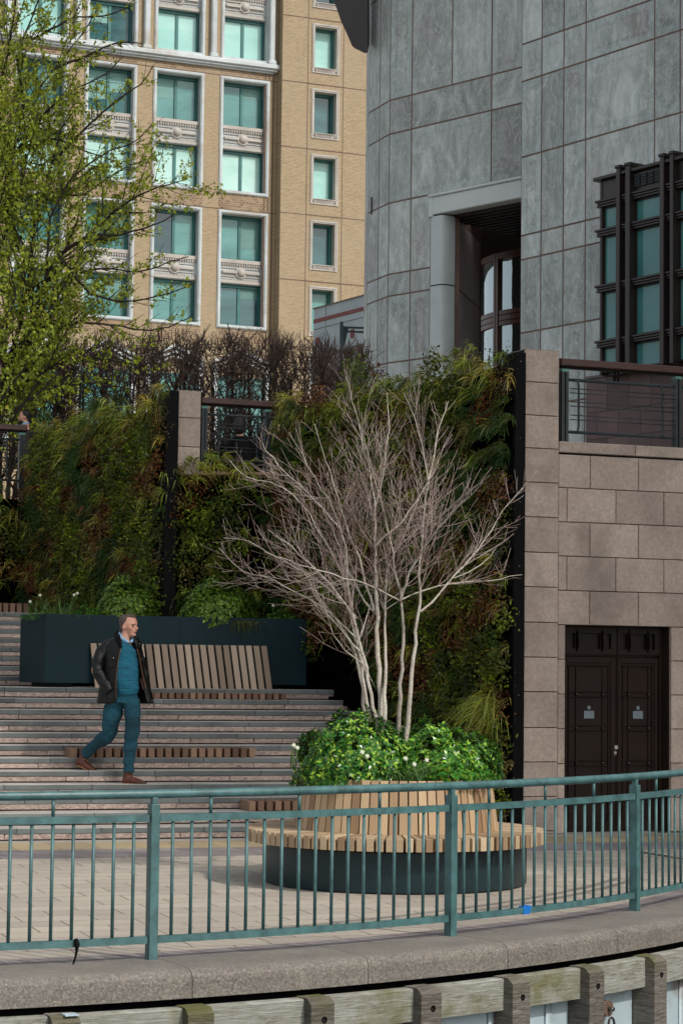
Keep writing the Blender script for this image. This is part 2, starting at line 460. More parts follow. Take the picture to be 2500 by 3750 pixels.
# pillar beside the door
zt = W1.uz(1930, 1278)[1]; cz = [0.0]+[W1.uz(1918, y)[1] for y in (3045-0, 2918, 2791, 2665, 2533, 2406, 2278, 2148, 2021, 1891, 1764, 1639, 1518, 1396)]+[zt]
cz[1] = max(cz[1], .03)
uP = W1.uz(2044, 2000)[0]
uD0, uD1 = W1.uz(2071, 2600)[0], W1.uz(2458, 2600)[0]; zD = W1.uz(2250, 2292)[1]
zc = W1.uz(2060, 1616)[1]; zc0 = W1.uz(2060, 1660)[1]
def pillar(W, u0, u1, zs, label, mt=M['wallstone'], w=.42):
    mb = MB()
    mb.wbox(W, u0+.01, u1-.01, zs[0], zs[-1]-.01, -w, -.05, .3)
    P = build('stone_pillar', MBcopy(mb), M['mortar'])
    tag(P, label, 'pillar')
    b2 = MB(); ashlar(b2, None, W, u0, u1, zs, 9, 0)
    mb2 = MB(); b2.wbox(W, u0, u1, zs[-1]-.004, zs[-1]+.002, -w, 0.0, .4)
    # right hand return of the stones above the parapet
    b2.wbox(W, u1-.012, u1, zs[0], zs[-1]-.006, -w, -.045, .5)
    build('stone_facing', b2, mt, P)
    return P
def MBcopy(m): return m
P1 = pillar(W1, 0, uP, cz, 'tall pale brown stone pillar between the planted wall and the dark double doors')
z2t = W2.uz(680, 1430)[1]
z2 = [W2.uz(690, 1740)[1], W2.uz(690, 1636)[1], W2.uz(690, 1530)[1], z2t]
P2 = pillar(W2, 0, W2.uz(735, 1600)[0], sorted(z2), 'short grey stone pillar rising above the planted walls left of the middle railing')
# terrace wall with the door
zs = [0, .34]+[c for c in cz[3:] if c < zD-.1]
dz = (zc0-zD)/5
zs = [0]+[zD*(k+1)/6 for k in range(6)]+[zD+dz*(k+1) for k in range(5)]
zs[-1] = zc0-.006
mb = MB()
mb.wbox(W1, uP, uD0+.01, 0, zc0-.01, -.6, -.06); mb.wbox(W1, uD1-.01, 12, 0, zc0-.01, -.6, -.06); mb.wbox(W1, uD0, uD1, zD+.01, zc0-.01, -.6, -.06)
TW = build('terrace_wall', mb, M['mortar']); tag(TW, 'brown ashlar retaining wall with dark double doors below the upper railing', 'wall')
mb = MB(); ashlar(mb, None, W1, uP+.004, 12, zs, .605, -.02, .05, (uD0, uD1, -1, zD), 5, [0.35, .82, .35, .82])
# jamb returns and soffit
mb.wbox(W1, uD0-.05, uD0-.002, 0, zD, -.3, -.055, .5); mb.wbox(W1, uD1+.002, uD1+.05, 0, zD, -.3, -.055, .3); mb.wbox(W1, uD0, uD1, zD+.004, zD+.05, -.3, -.055, .4)
build('ashlar_facing', mb, M['wallstone'], TW)
mb = MB(); u = uP+.005; k = 0
for L in (.95, 1.1, 1.1, 1.1, 1.1, 1.1, 1.1, 1.1, 1.1, 1.1, 1.1):
    mb.cbox(W1, u, u+L-.008, zc0+.012, zc, -.62, .0, .008); u += L
build('coping', mb, M['wallstone'], TW)
# ---- door
DO = -.2
def door():
    um = W1.uz(2254, 2600, DO)[0]; zl = W1.uz(2200, 2400, DO)[1]
    fr = MB(); fr.wbox(W1, uD0, uD1, zl-.012, zD, DO-.06, DO-.02)
    fr.wbox(W1, uD0, uD0+.03, 0, zD, DO-.02, DO+.02); fr.wbox(W1, uD1-.06, uD1, 0, zD, DO-.02, DO+.02)
    fr.wbox(W1, uD0+.03, uD1-.06, 0, .05, DO-.02, DO+.01)
    tr = build('transom', fr, M['door'], TW)
    # two transom panels with openings and curved blades
    for (a, b) in ((uD0+.035, um-.006), (um+.006, uD1-.065)):
        q = MB(); z0, z1 = zl+.01, zD-.015; w = b-a; h = z1-z0
        q.wbox(W1, a, b, z0, z0+h*.2, DO-.02, DO+.02); q.wbox(W1, a, b, z1-h*.22, z1, DO-.02, DO+.02)
        q.wbox(W1, a, a+w*.07, z0+h*.2, z1-h*.22, DO-.02, DO+.02); q.wbox(W1, b-w*.1, b, z0+h*.2, z1-h*.22, DO-.02, DO+.02)
        for c in (.24, .70): q.wbox(W1, a+w*c, a+w*(c+.07), z0+h*.2, z1-h*.22, DO-.02, DO+.012)
        build('transom_frame', q, M['door'], tr)
        g = MB(); g.wbox(W1, a+w*.06, b-w*.09, z0+h*.2, z1-h*.22, DO-.045, DO-.03)
        build('transom_glass', g, M['dark_glass'], tr)
        for c in (.275, .73):
            bl = MB(); pts = []
            for i in range(9):
                t = i/8; zz = z0+h*.08+t*h*.84
                pts.append((zz, DO+.025+.055*math.sin(math.pi*t)))
            for i in range(8):
                (za, oa), (zb, ob) = pts[i], pts[i+1]
                bl.hexa([W1.P(a+w*c-.006,za,oa),W1.P(a+w*c+.006,za,oa),W1.P(a+w*c+.006,za,DO+.01),W1.P(a+w*c-.006,za,DO+.01),
                         W1.P(a+w*c-.006,zb,ob),W1.P(a+w*c+.006,zb,ob),W1.P(a+w*c+.006,zb,DO+.01),W1.P(a+w*c-.006,zb,DO+.01)], .5)
            build('curved_blade', bl, M['door'], tr)
    rails = [0.115, W1.uz(2100, 2797, DO)[1], W1.uz(2100, 2668, DO)[1], W1.uz(2100, 2544, DO)[1], W1.uz(2100, 2432, DO)[1]]
    for side, (a, b) in enumerate(((uD0+.034, um-.004), (um+.004, uD1-.064))):
        q = MB(); q.wbox(W1, a, b, .03, zl-.02, DO-.05, DO)
        w = b-a
        lf = build('door_leaf', q, M['door'], TW)
        q = MB()
        i0, i1 = a+w*.1, b-w*.1
        q.cbox(W1, a+.01, i0, .04, zl-.03, DO, DO+.012, .004); q.cbox(W1, i1, b-.008, .04, zl-.03, DO, DO+.012, .004)
        q.cbox(W1, i0, i1, zl-.085, zl-.03, DO, DO+.012, .004); q.cbox(W1, i0, i1, .04, .1, DO, DO+.012, .004)
        v0, v1 = i0+w*.16, i1-w*.16
        for vv in (i0+.02, v0, v1, i1-.035):
            q.cbox(W1, vv, vv+.014, .12, zl-.11, DO, DO+.016, .004)
        q.cbox(W1, i0, i1, zl-.125, zl-.105, DO, DO+.022, .006)
        for z in rails[1:4]:
            for s_ in (-.03, .026): q.cbox(W1, i0-.015, i1+.015, z+s_, z+s_+.012, DO, DO+.018, .004)
        build('door_mouldings', q, M['door'], lf)
        for z in rails[1:4]:
            for vv in (v0+.007, v1+.007):
                s_ = MB(); c = W1.P(vv, z+.004, DO+.02); s_.sphere(c, .019, 10, 8)
                build('door_stud', s_, M['bronze'], lf)
        # sign plate and disc
        zc_ = (rails[2]+rails[3])/2; uc = (i0+i1)/2+.005
        s_ = MB(); s_.wbox(W1, uc-.062, uc+.062, zc_-.075, zc_+.01, DO+.001, DO+.01); build('sign_plate', s_, M['sign'], lf)
        s_ = MB(); c = W1.P(uc, zc_+.045, DO+.006); pts = []
        vs = [c+W1.d*(.02*math.cos(t*math.pi/8))+Vector((0,0,.022*math.sin(t*math.pi/8)))+W1.n*.004 for t in range(16)]
        vs += [v-W1.n*.008 for v in vs]
        s_.add(vs, [tuple(range(16)), tuple(range(31,15,-1))]+[(i,(i+1)%16,16+(i+1)%16,16+i) for i in range(16)])
        build('round_sticker', s_, M['sign'], lf)
        if side == 0:
            s_ = MB(); zk = W1.uz(2252, 2740, DO)[1]
            s_.cbox(W1, b-.045, b-.004, zk-.09, zk+.04, DO+.012, DO+.02, .003); build('lock_plate', s_, M['bronze'], lf)
            s_ = MB()
            s_.tube([W1.P(b-.018, zk+.012, DO+.02), W1.P(b-.018, zk+.012, DO+.05)], [.02,.023], 12); s_.tube([W1.P(b-.024, zk-.05, DO+.02), W1.P(b-.024, zk-.05, DO+.04)], [.014,.016], 12)
            build('door_knob', s_, M['chrome'], lf)
M['dark_glass'] = mat('dark_glass', '#0d1213', rough=.1, rv=0, fine=0)
def _sign():
    n = N('worn_sign_plate')
    c = n.ramp(n.noise(60, 4, n.mapping((1,1,4))), [(.4,'#5d6a70'),(.6,'#7d8b91')]); n.color(c); n.rough(.35); return n.m
M['sign'] = _sign()
door()
# ---- terrace paving behind the walls
poly = [W1.P(14,0,-.3), W1.P(.0,0,-.3), W1.P(-.1,0,-.35), J1+Vector((.3,.3,0)), W2.P(.1,0,-.3), W2.P(-.1,0,-.4), J3+Vector((.5,.5,0)), W3.P(-.2,0,-.3), W3.P(-25,0,-.3), Vector((-80,150,0)), Vector((80,150,0)), Vector((60,30,0))]
sheet('terrace_paving', poly, zc-.12, M['paver'])
# ================================================================== granite kerb of the quay
RO = QR+.46
edges = [-700, 706, 1349, 1858, 2261, 2620, 3100]
aE = [aa1-R(17)]+[qang(x, RO, -.06) for x in edges[1:6]]+[aa1+R(52)]
kl = ['granite kerb stone at the left end of the quay edge below the first railing bay',
      'granite kerb stone second from the left under the middle railing bay',
      'granite kerb stone below the round planter, third from the left',
      'granite kerb stone right of the middle railing post, fourth from the left',
      'granite kerb stone under the right railing post with a pale stain',
      'granite kerb stone cut off by the right edge of the photo']
for i in range(6):
    a, b = aE[i]+.00025, aE[i+1]-.00025
    prof = [(QR-.035,-.165),(QR-.035,.0),(QR-.028,.006),(QR+.38,.0),(QR+.415,-.006),(QR+.44,-.02),(QR+.456,-.045),(RO,-.07),(RO,-.165)]
    mb = MB(); mb.ring(QC, prof, a, b, 28, closed=True, smooth=False)
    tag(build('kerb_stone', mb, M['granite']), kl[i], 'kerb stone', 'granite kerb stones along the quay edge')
mb = MB(); mb.ring(QC, [(QR+.40,-3.2),(QR+.40,-.165),(QR-.5,-.165),(QR-.5,-3.2)], aa1-R(30), aa1+R(70), 60, closed=True)
tag(build('quay_wall', mb, M['black']), 'dark recessed quay wall under the granite kerb', 'wall')
# steel sheet behind the timbers
mb = MB(); mb.ring(QC, [(QR+.44,-3.1),(QR+.44,-.30)], aa1-R(30), aa1+R(70), 90)
for k in range(90):
    a = aa1-R(28)+R(1.05)*k
    if k % 3 == 0:
        mb.ring(QC, [(QR+.455,-3.1),(QR+.455,-.30),(QR+.442,-.30),(QR+.442,-3.1)], a, a+R(.35), 2, closed=True)
tag(build('steel_sheet_wall', mb, M['steel_sheet']), 'pale grey steel sheeting behind the timber fenders', 'wall')
# timber fenders: (front-left px, front-right px, top y)
fp = [(187,303,3708,'mossy timber fender post with a small pale label on its top, far left'),
      (688,788,3685,'mossy timber fender post second from the left'),
      (1137,1228,3651,'grey timber fender post below the round planter with a bolt hole, third from left'),
      (1540,1621,3612,'grey timber fender post fourth from the left, split beside its bolt hole'),
      (1876,1942,3575,'timber fender post fifth from the left, right of the middle railing post'),
      (2158,2210,3533,'smooth purple brown timber fender post beside the mooring ring'),
      (2394,2440,3488,'weathered timber fender post nearest the right edge of the photo')]
RF = QR+.62
fa = []
for i, (xa, xb, yt, lab) in enumerate(fp):
    a = qang((xa+xb)/2, RF, -.25); fa.append(a)
    t = Vector((-math.sin(a), math.cos(a), 0)); rd = Vector((math.cos(a), math.sin(a), 0)); c = qp(a, RF)
    # height from pixel
    d = ray((xa+xb)/2, yt); zt_ = E+d.z*((c.y)/d.y)
    w = .082; dp = .17; zt_ = min(zt_, -.20)
    ch = .035
    prof = [(-w,-dp),(w,-dp),(w,0),(-w,0)]
    vs = []
    for z, k in ((-3.1, 0), (zt_-ch, 0)):
        for u_, o_ in prof: vs.append(c+t*u_+rd*o_+Vector((0,0,z)))
    vs += [c+t*(-w)+rd*(-dp)+Vector((0,0,zt_)), c+t*w+rd*(-dp)+Vector((0,0,zt_)), c+t*w+rd*(-.045)+Vector((0,0,zt_)), c+t*(-w)+rd*(-.045)+Vector((0,0,zt_))]
    # push front corners down for the sloped top
    mb = MB(); mb.add(vs, [(3,2,1,0),(0,1,5,4),(1,2,6,5),(2,3,7,6),(3,0,4,7),(4,5,9,8),(5,6,10,9),(6,7,11,10),(7,4,8,11),(8,9,10,11)])
    ro = build('fender_post', mb, M['timber'] if i != 5 else M['timber_p'] if 'timber_p' in M else M['timber'])
    tag(ro, lab, 'timber post', 'timber fender posts along the quay')
    mb = MB(); h = c+t*.012+rd*.001+Vector((0,0,zt_-.125))
    mb.tube([h-rd*.03, h+rd*.002], [.020,.020], 12, smooth=True); build('bolt_hole', mb, M['black'], ro)
    mb = MB(); mb.tube([h-rd*.004-t*.006-Vector((0,0,.004)), h+rd*.005-t*.006-Vector((0,0,.004))], [.009,.008], 6); build('bolt', mb, M['bronze'], ro)
    if i == 0:
        mb = MB(); q = c+t*.03-rd*.05
        mb.hexa([q+t*x+rd*y+Vector((0,0,zt_+z)) for z in (.001-.012*0,.006) for x,y in ((-.035,.0),(.045,.0),(.045,-.07),(-.035,-.07))])
        tag(build('label_plate', mb, M['lab']), 'small pale printed plate on top of the leftmost mossy fender post', 'label') if 'lab' in M else None
M['lab'] = mat('pale_label', '#b9cdd2', '#99aabb', 40, .5, 0, fine=.3, fscale=200)
a = fa[0]; t = Vector((-math.sin(a), math.cos(a), 0)); rd = Vector((math.cos(a), math.sin(a), 0)); q = qp(a, RF)+t*.03-rd*.05
mb = MB(); zt_ = -.195
mb.hexa([q+t*x+rd*y+Vector((0,0,zt_+z)) for z in (-.004,.003) for x,y in ((-.035,.04),(.045,.04),(.045,-.04),(-.035,-.04))])
tag(build('label_plate', mb, M['lab']), 'small pale printed plate on top of the leftmost mossy fender post', 'label')
# horizontal beams between posts (behind them)
be = [aa1-R(16)]+fa+[aa1+R(50)]
bl = ['pale weathered timber beam at the bottom left corner', 'pale timber beam between the two mossy posts', 'pale grey timber beam left of the post under the round planter',
      'cracked timber beam with a large knot and green stain', 'grey timber beam between the fourth and fifth posts', 'timber beam with a dark green stain left of the purple post',
      'short timber beam with green moss left of the last post', 'timber beam at the right edge of the photo']
for i in range(8):
    a, b = be[i], be[i+1]
    mb = MB(); mb.ring(QC, [(QR+.45,-.405),(QR+.45,-.212),(QR+.465,-.205),(QR+.535,-.207),(QR+.545,-.215),(QR+.545,-.405)], a, b, 10, closed=True, smooth=False)
    tag(build('fender_beam', mb, M['timber_h']), bl[i], 'timber beam', 'timber fender beams under the kerb')
# mooring ring
a = qang(2214, QR+.47, -.6); rd = Vector((math.cos(a), math.sin(a), 0)); t = Vector((-math.sin(a), math.cos(a), 0))
p = yp(2214, 3692, qp(a, QR+.47).y)
c = Vector((qp(a,QR+.47).x, qp(a,QR+.47).y, p.z))
rt = root('mooring_ring', c, 'rusty round mooring plate with a hanging shackle beside the purple brown post', 'mooring ring')
mb = MB(); mb.tube([c-rd*.03, c+rd*.03], [.055,.055], 20); build('plate', mb, mat('rusty_brown_steel','#6b5748','#4d3c31',20,.6,0,.3), rt)
mb = MB(); mb.tube([c+rd*.03, c+rd*.07], [.014,.014], 8); build('pin', mb, M['chrome'], rt)
mb = MB(); mb.tube([c+rd*.05+Vector((0,0,-.05))+(t*math.cos(x)+Vector((0,0,math.sin(x)*1.5)))*.035+Vector((0,0,-.06)) for x in [i*math.pi/8 for i in range(17)]], .008, 6); build('shackle', mb, M['bronze'], rt)
# ================================================================== quay railing
RL = root('quay_railing', A2, 'teal painted steel railing curving along the granite quay edge', 'railing')
ss = aa2-aa1
posts = [aa1-ss, aa1, aa2, aa3, aa3+(aa3-aa2)]
HR = .985
mb = MB(); pts = [qp(posts[0]+(posts[-1]-posts[0])*i/70, QR, HR) for i in range(71)]
mb.tube(pts, .0275, 14); build('handrail', mb, M['teal'], RL)
def arcbar(mb, a, b, r, w, z0, z1, n=14):
    mb.ring(QC, [(r-w/2,z0),(r-w/2,z1),(r+w/2,z1),(r+w/2,z0)], a, b, n, closed=True, smooth=False)
mid = MB(); bot = MB()
for i in range(4):
    g = .035/QR
    arcbar(mid, posts[i]+g, posts[i+1]-g, QR, .04, .82, .862)
    arcbar(bot, posts[i]+g, posts[i+1]-g, QR, .04, .10, .142)
build('mid_rail', mid, M['teal'], RL); build('bottom_rail', bot, M['teal'], RL)
for a in posts:
    c = qp(a, QR); t = Vector((-math.sin(a), math.cos(a), 0)); rd = Vector((math.cos(a), math.sin(a), 0))
    mb = MB()
    def pb(w, d, z0, z1): mb.hexa([c+t*x+rd*y+Vector((0,0,z)) for z in (z0,z1) for x,y in ((-w,d),(-w,-d),(w,-d),(w,d))])
    pb(.028,.033,-.01,.925); pb(.017,.02,.925,.965)
    build('post', mb, M['teal'], RL, bevel=.003)
    mb = MB(); mb.hexa([c+t*x+rd*y+Vector((0,0,z)) for z in (.0,.004) for x,y in ((-.045,.036),(-.045,-.036),(.045,-.036),(.045,.036))])
per = 18
for i in range(4):
    n_ = 17
    for k in range(n_):
        a = posts[i]+(posts[i+1]-posts[i])*(k+1)/(n_+1)
        mb = MB(); mb.tube([qp(a,QR,.142), qp(a,QR,.82)], .0105, 8); build('baluster', mb, M['teal'], RL)
        if k % 5 == 2:
            mb = MB(); mb.tube([qp(a,QR,.862), qp(a,QR,HR-.02)], .011, 8); build('handrail_support', mb, M['teal'], RL)
# cable tie and blue tape
a = qang(278, QR+.02, .12); c = qp(a, QR+.024); 
mb = MB(); mb.tube([c+Vector((0,0,.15)), c+Vector((.01,-.01,.12)), c+Vector((.008,-.012,.08)), c+Vector((.0,-.012,.04)), c+Vector((-.016,-.014,-.01))], [.012,.016,.008,.006,.005], 6)
tag(build('cable_tie', mb, M['black']), 'black strap knotted round the bottom rail and hanging down, left railing bay', 'strap')
a = qang(1918, QR, .12); mb = MB(); arcbar(mb, a-.0036, a+.0036, QR, .046, .096, .150, 2); arcbar(mb, a+.0015, a+.0048, QR, .05, .12, .153, 2)
tag(build('tape', mb, mat('blue_tape', '#0f6fc0', rv=0, rough=.5)), 'bright blue tape wrapped round the bottom rail right of the middle post', 'tape')
# ================================================================== round planter with bench
PC = gp(1446, 3229); PC.z = 0
RP = root('round_planter_bench', PC, 'round dark steel planter with a slatted wooden seat and sloping slatted back', 'planter bench')
mb = MB(); mb.ring(PC, [(1.08,0.012),(1.085,.02),(1.085,.335)], n=96); mb.ring(PC, [(1.05,.0),(1.05,.02)], n=60); build('drum', mb, M['drum'], RP)
mb = MB(); mb.ring(PC, [(.78,.336),(1.13,.336),(1.13,.326),(.78,.326)], n=60, closed=True); build('seat_frame', mb, M['black'], RP)
mb = MB(); n_ = 100
for i in range(n_):
    a = 2*math.pi*i/n_; hw = .5*2*math.pi/n_*.72
    rr = random.Random(i); r1 = 1.235+rr.uniform(-.003,.003)
    c = [PC+Vector((r*math.cos(a+s_*hw*k), r*math.sin(a+s_*hw*k), z)) for z in (.342,.446) for (r,s_,k) in ((.80,-1,1.15),(.80,1,1.15),(r1,1,1),(r1,-1,1))]
    mb.hexa(c, rr.random())
build('seat', mb, M['wood_s'], RP, bevel=.003)
mb = MB(); n_ = 66
for i in range(n_):
    a = 2*math.pi*i/n_; hw = .5*2*math.pi/n_*.84; rr = random.Random(i+200)
    c = []
    for z, ro in ((.447,.848),(.868,.795)):
        for r, s_ in ((ro-.03,-1),(ro-.03,1),(ro,1),(ro,-1)):
            c.append(PC+Vector((r*math.cos(a+s_*hw), r*math.sin(a+s_*hw), z)))
    mb.hexa(c, rr.random())
build('backrest', mb, M['wood_v'], RP)
mb = MB(); mb.ring(PC, [(.80,.42),(.755,.86)], n=48); build('inner_liner', mb, M['black'], RP)
mb = MB(); mb.ring(PC, [(0.001,.83),(.4,.83),(.76,.80)], n=40); build('soil', mb, M['soil'], RP)
# ================================================================== wooden benches on the steps
def tilt(W, u, z, o): return W.P(u, z, o)
def slat_bench(name, px0, px1, n, o_front, depth, zth, label, mt, pitch=.098, w=.07, endboard=False, z0=None, extra=0):
    o = -(n-1)*TR
    z = n*RI if z0 is None else z0
    u0 = S.uz(px0, 2700, o+o_front)[0]; u1 = S.uz(px1, 2700, o+o_front)[0]
    c = S.P((u0+u1)/2, z, o+o_front-depth/2)
    rt = root(name, c, label, 'bench', 'wooden slatted benches on the steps')
    mb = MB(); k = int(round((u1-u0)/pitch)); pt = (u1-u0-w)/max(k,1)
    for i in range(k+1):
        rr = random.Random(i*7+n); a = u0+i*pt
        mb.cbox(S, a, a+w, z+.004, z+zth, o+o_front-depth, o+o_front, .004, rr.random())
    build('seat_slats', mb, mt, rt)
    mb = MB(); mb.wbox(S, u0+.02, u1-.02, z+.004, z+.03, o+o_front-depth+.04, o+o_front-depth+.08); mb.wbox(S, u0+.02, u1-.02, z+.004, z+.03, o+o_front-.09, o+o_front-.06)
    build('bearers', mb, M['black'], rt)
    return rt, u0, u1, o
slat_bench('step_bench', 262, 936, 6, .0, .36, .105, 'low wooden slatted seat on the steps beside the walking man', M['wood_d'])
slat_bench('step_bench', 917, 1500, 2, .0, .36, .105, 'low wooden slatted seat on the lower steps behind the round planter', M['wood_d'])
bz = S.uz(40, 2203, O13-7*TR)[1]
slat_bench('step_bench', -400, 95, 21, -1.62, .36, max(bz-2.5,.09), 'wooden slatted seat on the top landing at the left edge of the photo', M['wood_d'], z0=2.5)
# bench with tall backrest
rt, u0, u1, o = slat_bench('backrest_bench', 565, 1045, 11, .0, .38, .078, 'wooden bench with a tall sloping slatted back in front of the dark steel planter', M['wood_d'], pitch=.092, w=.065)
mb = MB(); zb = 12*RI+.03
ub0 = S.uz(352, 2400, o-.40)[0]; ub1 = S.uz(1005, 2400, o-.40)[0]
zt1 = S.uz(980, 2366, o-.62)[1]; zb = S.uz(1000, 2524, o-.42)[1]
k = 23; pt = (ub1-ub0)/k
sh = -.048
for i in range(k):
    a = ub0+i*pt; rr = random.Random(i+50)
    c = []
    for z, oo, du in ((zb, o-.385, 0), (zt1, o-.50, sh)):
        for x, y in ((a+du,oo-.035),(a+du+pt*.72,oo-.035),(a+du+pt*.72,oo),(a+du,oo)):
            c.append(S.P(x, z, y))
    mb.hexa([c[3],c[2],c[1],c[0],c[7],c[6],c[5],c[4]], rr.random())
build('backrest_slats', mb, M['wood_b'], rt)
mb = MB()
for z, oo in ((zb+.06, o-.44), (zt1-.07, o-.545)): mb.wbox(S, ub0-.02, ub1-.06, z, z+.05, oo-.02, oo)
build('backrest_rails', mb, M['black'], rt)
# ================================================================== rectangular steel planter
PL = yp(165, 2507, 26.35); PL.z = 0; PRt = yp(1120, 2514, 27.6); PRt.z = 0
_d = PRt-PL; PW = Wall(PL, math.degrees(math.atan2(_d.y, _d.x))); PLen = _d.length
pz0 = 12*RI+.055; pz1 = PW.uz(600, 2257)[1]
RT = root('steel_planter', PW.P(PLen/2, 12*RI, -.5), 'long dark teal steel planter box raised on feet on the landing', 'planter')
mb = MB()
bl_ = yp(76, 2300, PL.y+.75); bl_.z = 0; br_ = PW.P(PLen-.05, 0, -.95)
fl = PW.P(0,0,0); fr_ = PW.P(PLen,0,0)
outer = [fl, fr_, br_, bl_]
cen = (fl+fr_+br_+bl_)/4
inner = [p+(cen-p).normalized()*.06 for p in outer]
vs = [Vector((p.x,p.y,z)) for z in (pz0,pz1) for p in outer]+[Vector((p.x,p.y,z)) for z in (pz1,pz1-.1) for p in inner]
fs = [(3,2,1,0)]
for i in range(4):
    j = (i+1)%4
    fs += [(i,j,4+j,4+i),(4+i,4+j,8+j,8+i),(8+i,8+j,12+j,12+i)]
mb.add(vs, fs); 
useam = PW.uz(658, 2400)[0]
build('box', mb, M['planter'], RT)
mb = MB(); mb.wbox(PW, useam-.002, useam+.002, pz0+.01, pz1-.004, -.01, .0016); build('panel_seam', mb, M['black'], RT)
mb = MB(); mb.add([Vector((p.x,p.y,pz1-.07)) for p in inner], [(0,1,2,3)]); build('soil', mb, M['soil'], RT)
for u in (.02, PLen*.30, PLen*.62, PLen-.7):
    mb = MB(); mb.wbox(PW, u, u+.34, 12*RI+.002, pz0, -.75, -.04); build('foot', mb, M['black'], RT)
# ================================================================== terrace railings
def railing(W, name, label, uL, uR, zb, zt, posts, tubes, bars, bents, o=-.12, ext=0, drops=()):
    rt = root(name, W.P((uL+uR)/2, zb, o), label, 'railing', 'terrace railings with brown wooden handrails')
    mb = MB(); mb.cbox(W, uL, uR, zt-.085, zt, o-.05, o+.05, .012); build('handrail', mb, M['mahogany'], rt)
    mb = MB(); mb.wbox(W, uL+.01, uR-.01, zt-.108, zt-.087, o-.03, o+.03); build('handrail_plate', mb, M['black'], rt)
    for u in posts:
        mb = MB(); mb.wbox(W, u, u+.032, zb, zt-.12, o-.03, o+.055); mb.wbox(W, u+.05, u+.082, zb, zt-.12, o-.03, o+.055); mb.wbox(W, u+.03, u+.052, zb, zt-.14, o-.02, o+.03)
        p = build('post', mb, M['grey_metal'], rt)
        mb = MB(); mb.wbox(W, u-.004, u+.086, zt-.15, zt-.119, o-.035, o+.06); build('post_cap', mb, M['mint'], p)
    for z in tubes:
        mb = MB(); mb.tube([W.P(uL+.01,z,o), W.P(uR-.01,z,o)], .018, 8); build('frame_tube', mb, M['grey_metal'], rt)
    for u in bents:
        mb = MB(); z0, z1 = min(tubes), max(tubes); pts = []
        for z, q in ((z1,-.035),(z1-.012,-.008),(z1-.06,.004),(z0+.06,.004),(z0+.012,-.008),(z0,-.035)): pts.append(W.P(u+q*.8, z, o+.02+q*.1))
        mb.tube(pts, .014, 8); build('bent_bracket', mb, M['grey_metal'], rt)
    for u0, u1 in [(posts[i], posts[i+1]) for i in range(len(posts)-1)]:
        for z in bars:
            mb = MB(); mb.tube([W.P(u0+.11,z,o+.04), W.P(u1-.0,z,o+.04)], .0065, 6); build('horizontal_bar', mb, M['grey_metal'], rt)
    for u in drops:
        mb = MB(); mb.tube([W.P(u,zt-.1,o), W.P(u,max(tubes),o)], .012, 6); mb.tube([W.P(u+.045,zt-.1,o), W.P(u+.045,max(tubes),o)], .012, 6); build('handrail_bracket', mb, M['black'], rt)
    return rt
def zz(W, x, ys, o): return [W.uz(x, y, o)[1] for y in ys]
o = -.12
uu = lambda W, x, y: W.uz(x, y, o)[0]
railing(W1, 'terrace_railing', 'terrace railing at the right above the ashlar wall, its brown handrail running out of frame',
        uu(W1,2046,1330), 12, zc, W1.uz(2045,1313,o)[1], [uu(W1,2048,1500), uu(W1,2462,1500), uu(W1,2462,1500)*2-uu(W1,2048,1500)],
        zz(W1,2085,(1391,1582),o), zz(W1,2110,(1426,1442,1474,1490,1523,1539),o), [uu(W1,2113,1500), uu(W1,2420,1500)], drops=[uu(W1,2248,1400)])
zb2 = W2.uz(760, 1700, o)[1]
railing(W2, 'terrace_railing', 'middle terrace railing between the short grey pillar and the planted wall',
        uu(W2,735,1460), uu(W2,1060,1480), zb2-.05, W2.uz(740,1455,o)[1], [uu(W2,735,1550), uu(W2,965,1580)],
        zz(W2,765,(1517,1684),o), zz(W2,790,(1552,1566,1594,1608,1637,1651),o), [uu(W2,800,1550), uu(W2,940,1550)])
o3 = -.12
railing(W3, 'terrace_railing', 'terrace railing at the left edge of the photo in front of the bearded man',
        -6, W3.uz(100,1560,o3)[0], W3.uz(80,1790,o3)[1], W3.uz(60,1556,o3)[1], [W3.uz(-180,1600,o3)[0], W3.uz(70,1600,o3)[0]],
        zz(W3,50,(1609,1759),o3), zz(W3,50,(1638,1649,1677,1689,1716,1729),o3), [W3.uz(26,1600,o3)[0]], o=o3)
# ================================================================== vegetation materials
def leafmat(name, trans=.35, rough=.45, gloss=.35):
    n = N(name); n.n.remove(n.b)
    a = n.new('ShaderNodeAttribute', attribute_name='tone')
    d = n.new('ShaderNodeBsdfDiffuse'); n.l(a.outputs['Color'], d.inputs[0])
    t = n.new('ShaderNodeBsdfTranslucent'); n.l(n.mix(1.0, a.outputs['Color'], (1.0,1.0,.55), 'MULTIPLY'), t.inputs[0])
    g = n.new('ShaderNodeBsdfGlossy'); g.inputs['Roughness'].default_value = rough; g.inputs[0].default_value = (.85,.9,.9,1)
    m1 = n.new('ShaderNodeMixShader'); m1.inputs[0].default_value = trans; n.l(d.outputs[0], m1.inputs[1]); n.l(t.outputs[0], m1.inputs[2])
    fr = n.new('ShaderNodeFresnel'); fr.inputs[0].default_value = 1.4
    m2 = n.new('ShaderNodeMixShader'); n.l(n.math('MULTIPLY', fr.outputs[0], gloss), m2.inputs[0]); n.l(m1.outputs[0], m2.inputs[1]); n.l(g.outputs[0], m2.inputs[2])
    n.l(m2.outputs[0], n.out.inputs[0]); return n.m
M['leaf'] = leafmat('foliage', .35, .5, .12); M['gloss_leaf'] = leafmat('glossy_foliage', .22, .25, .9)
def nz(v): return v/np.maximum(np.linalg.norm(v, axis=-1, keepdims=True), 1e-9)
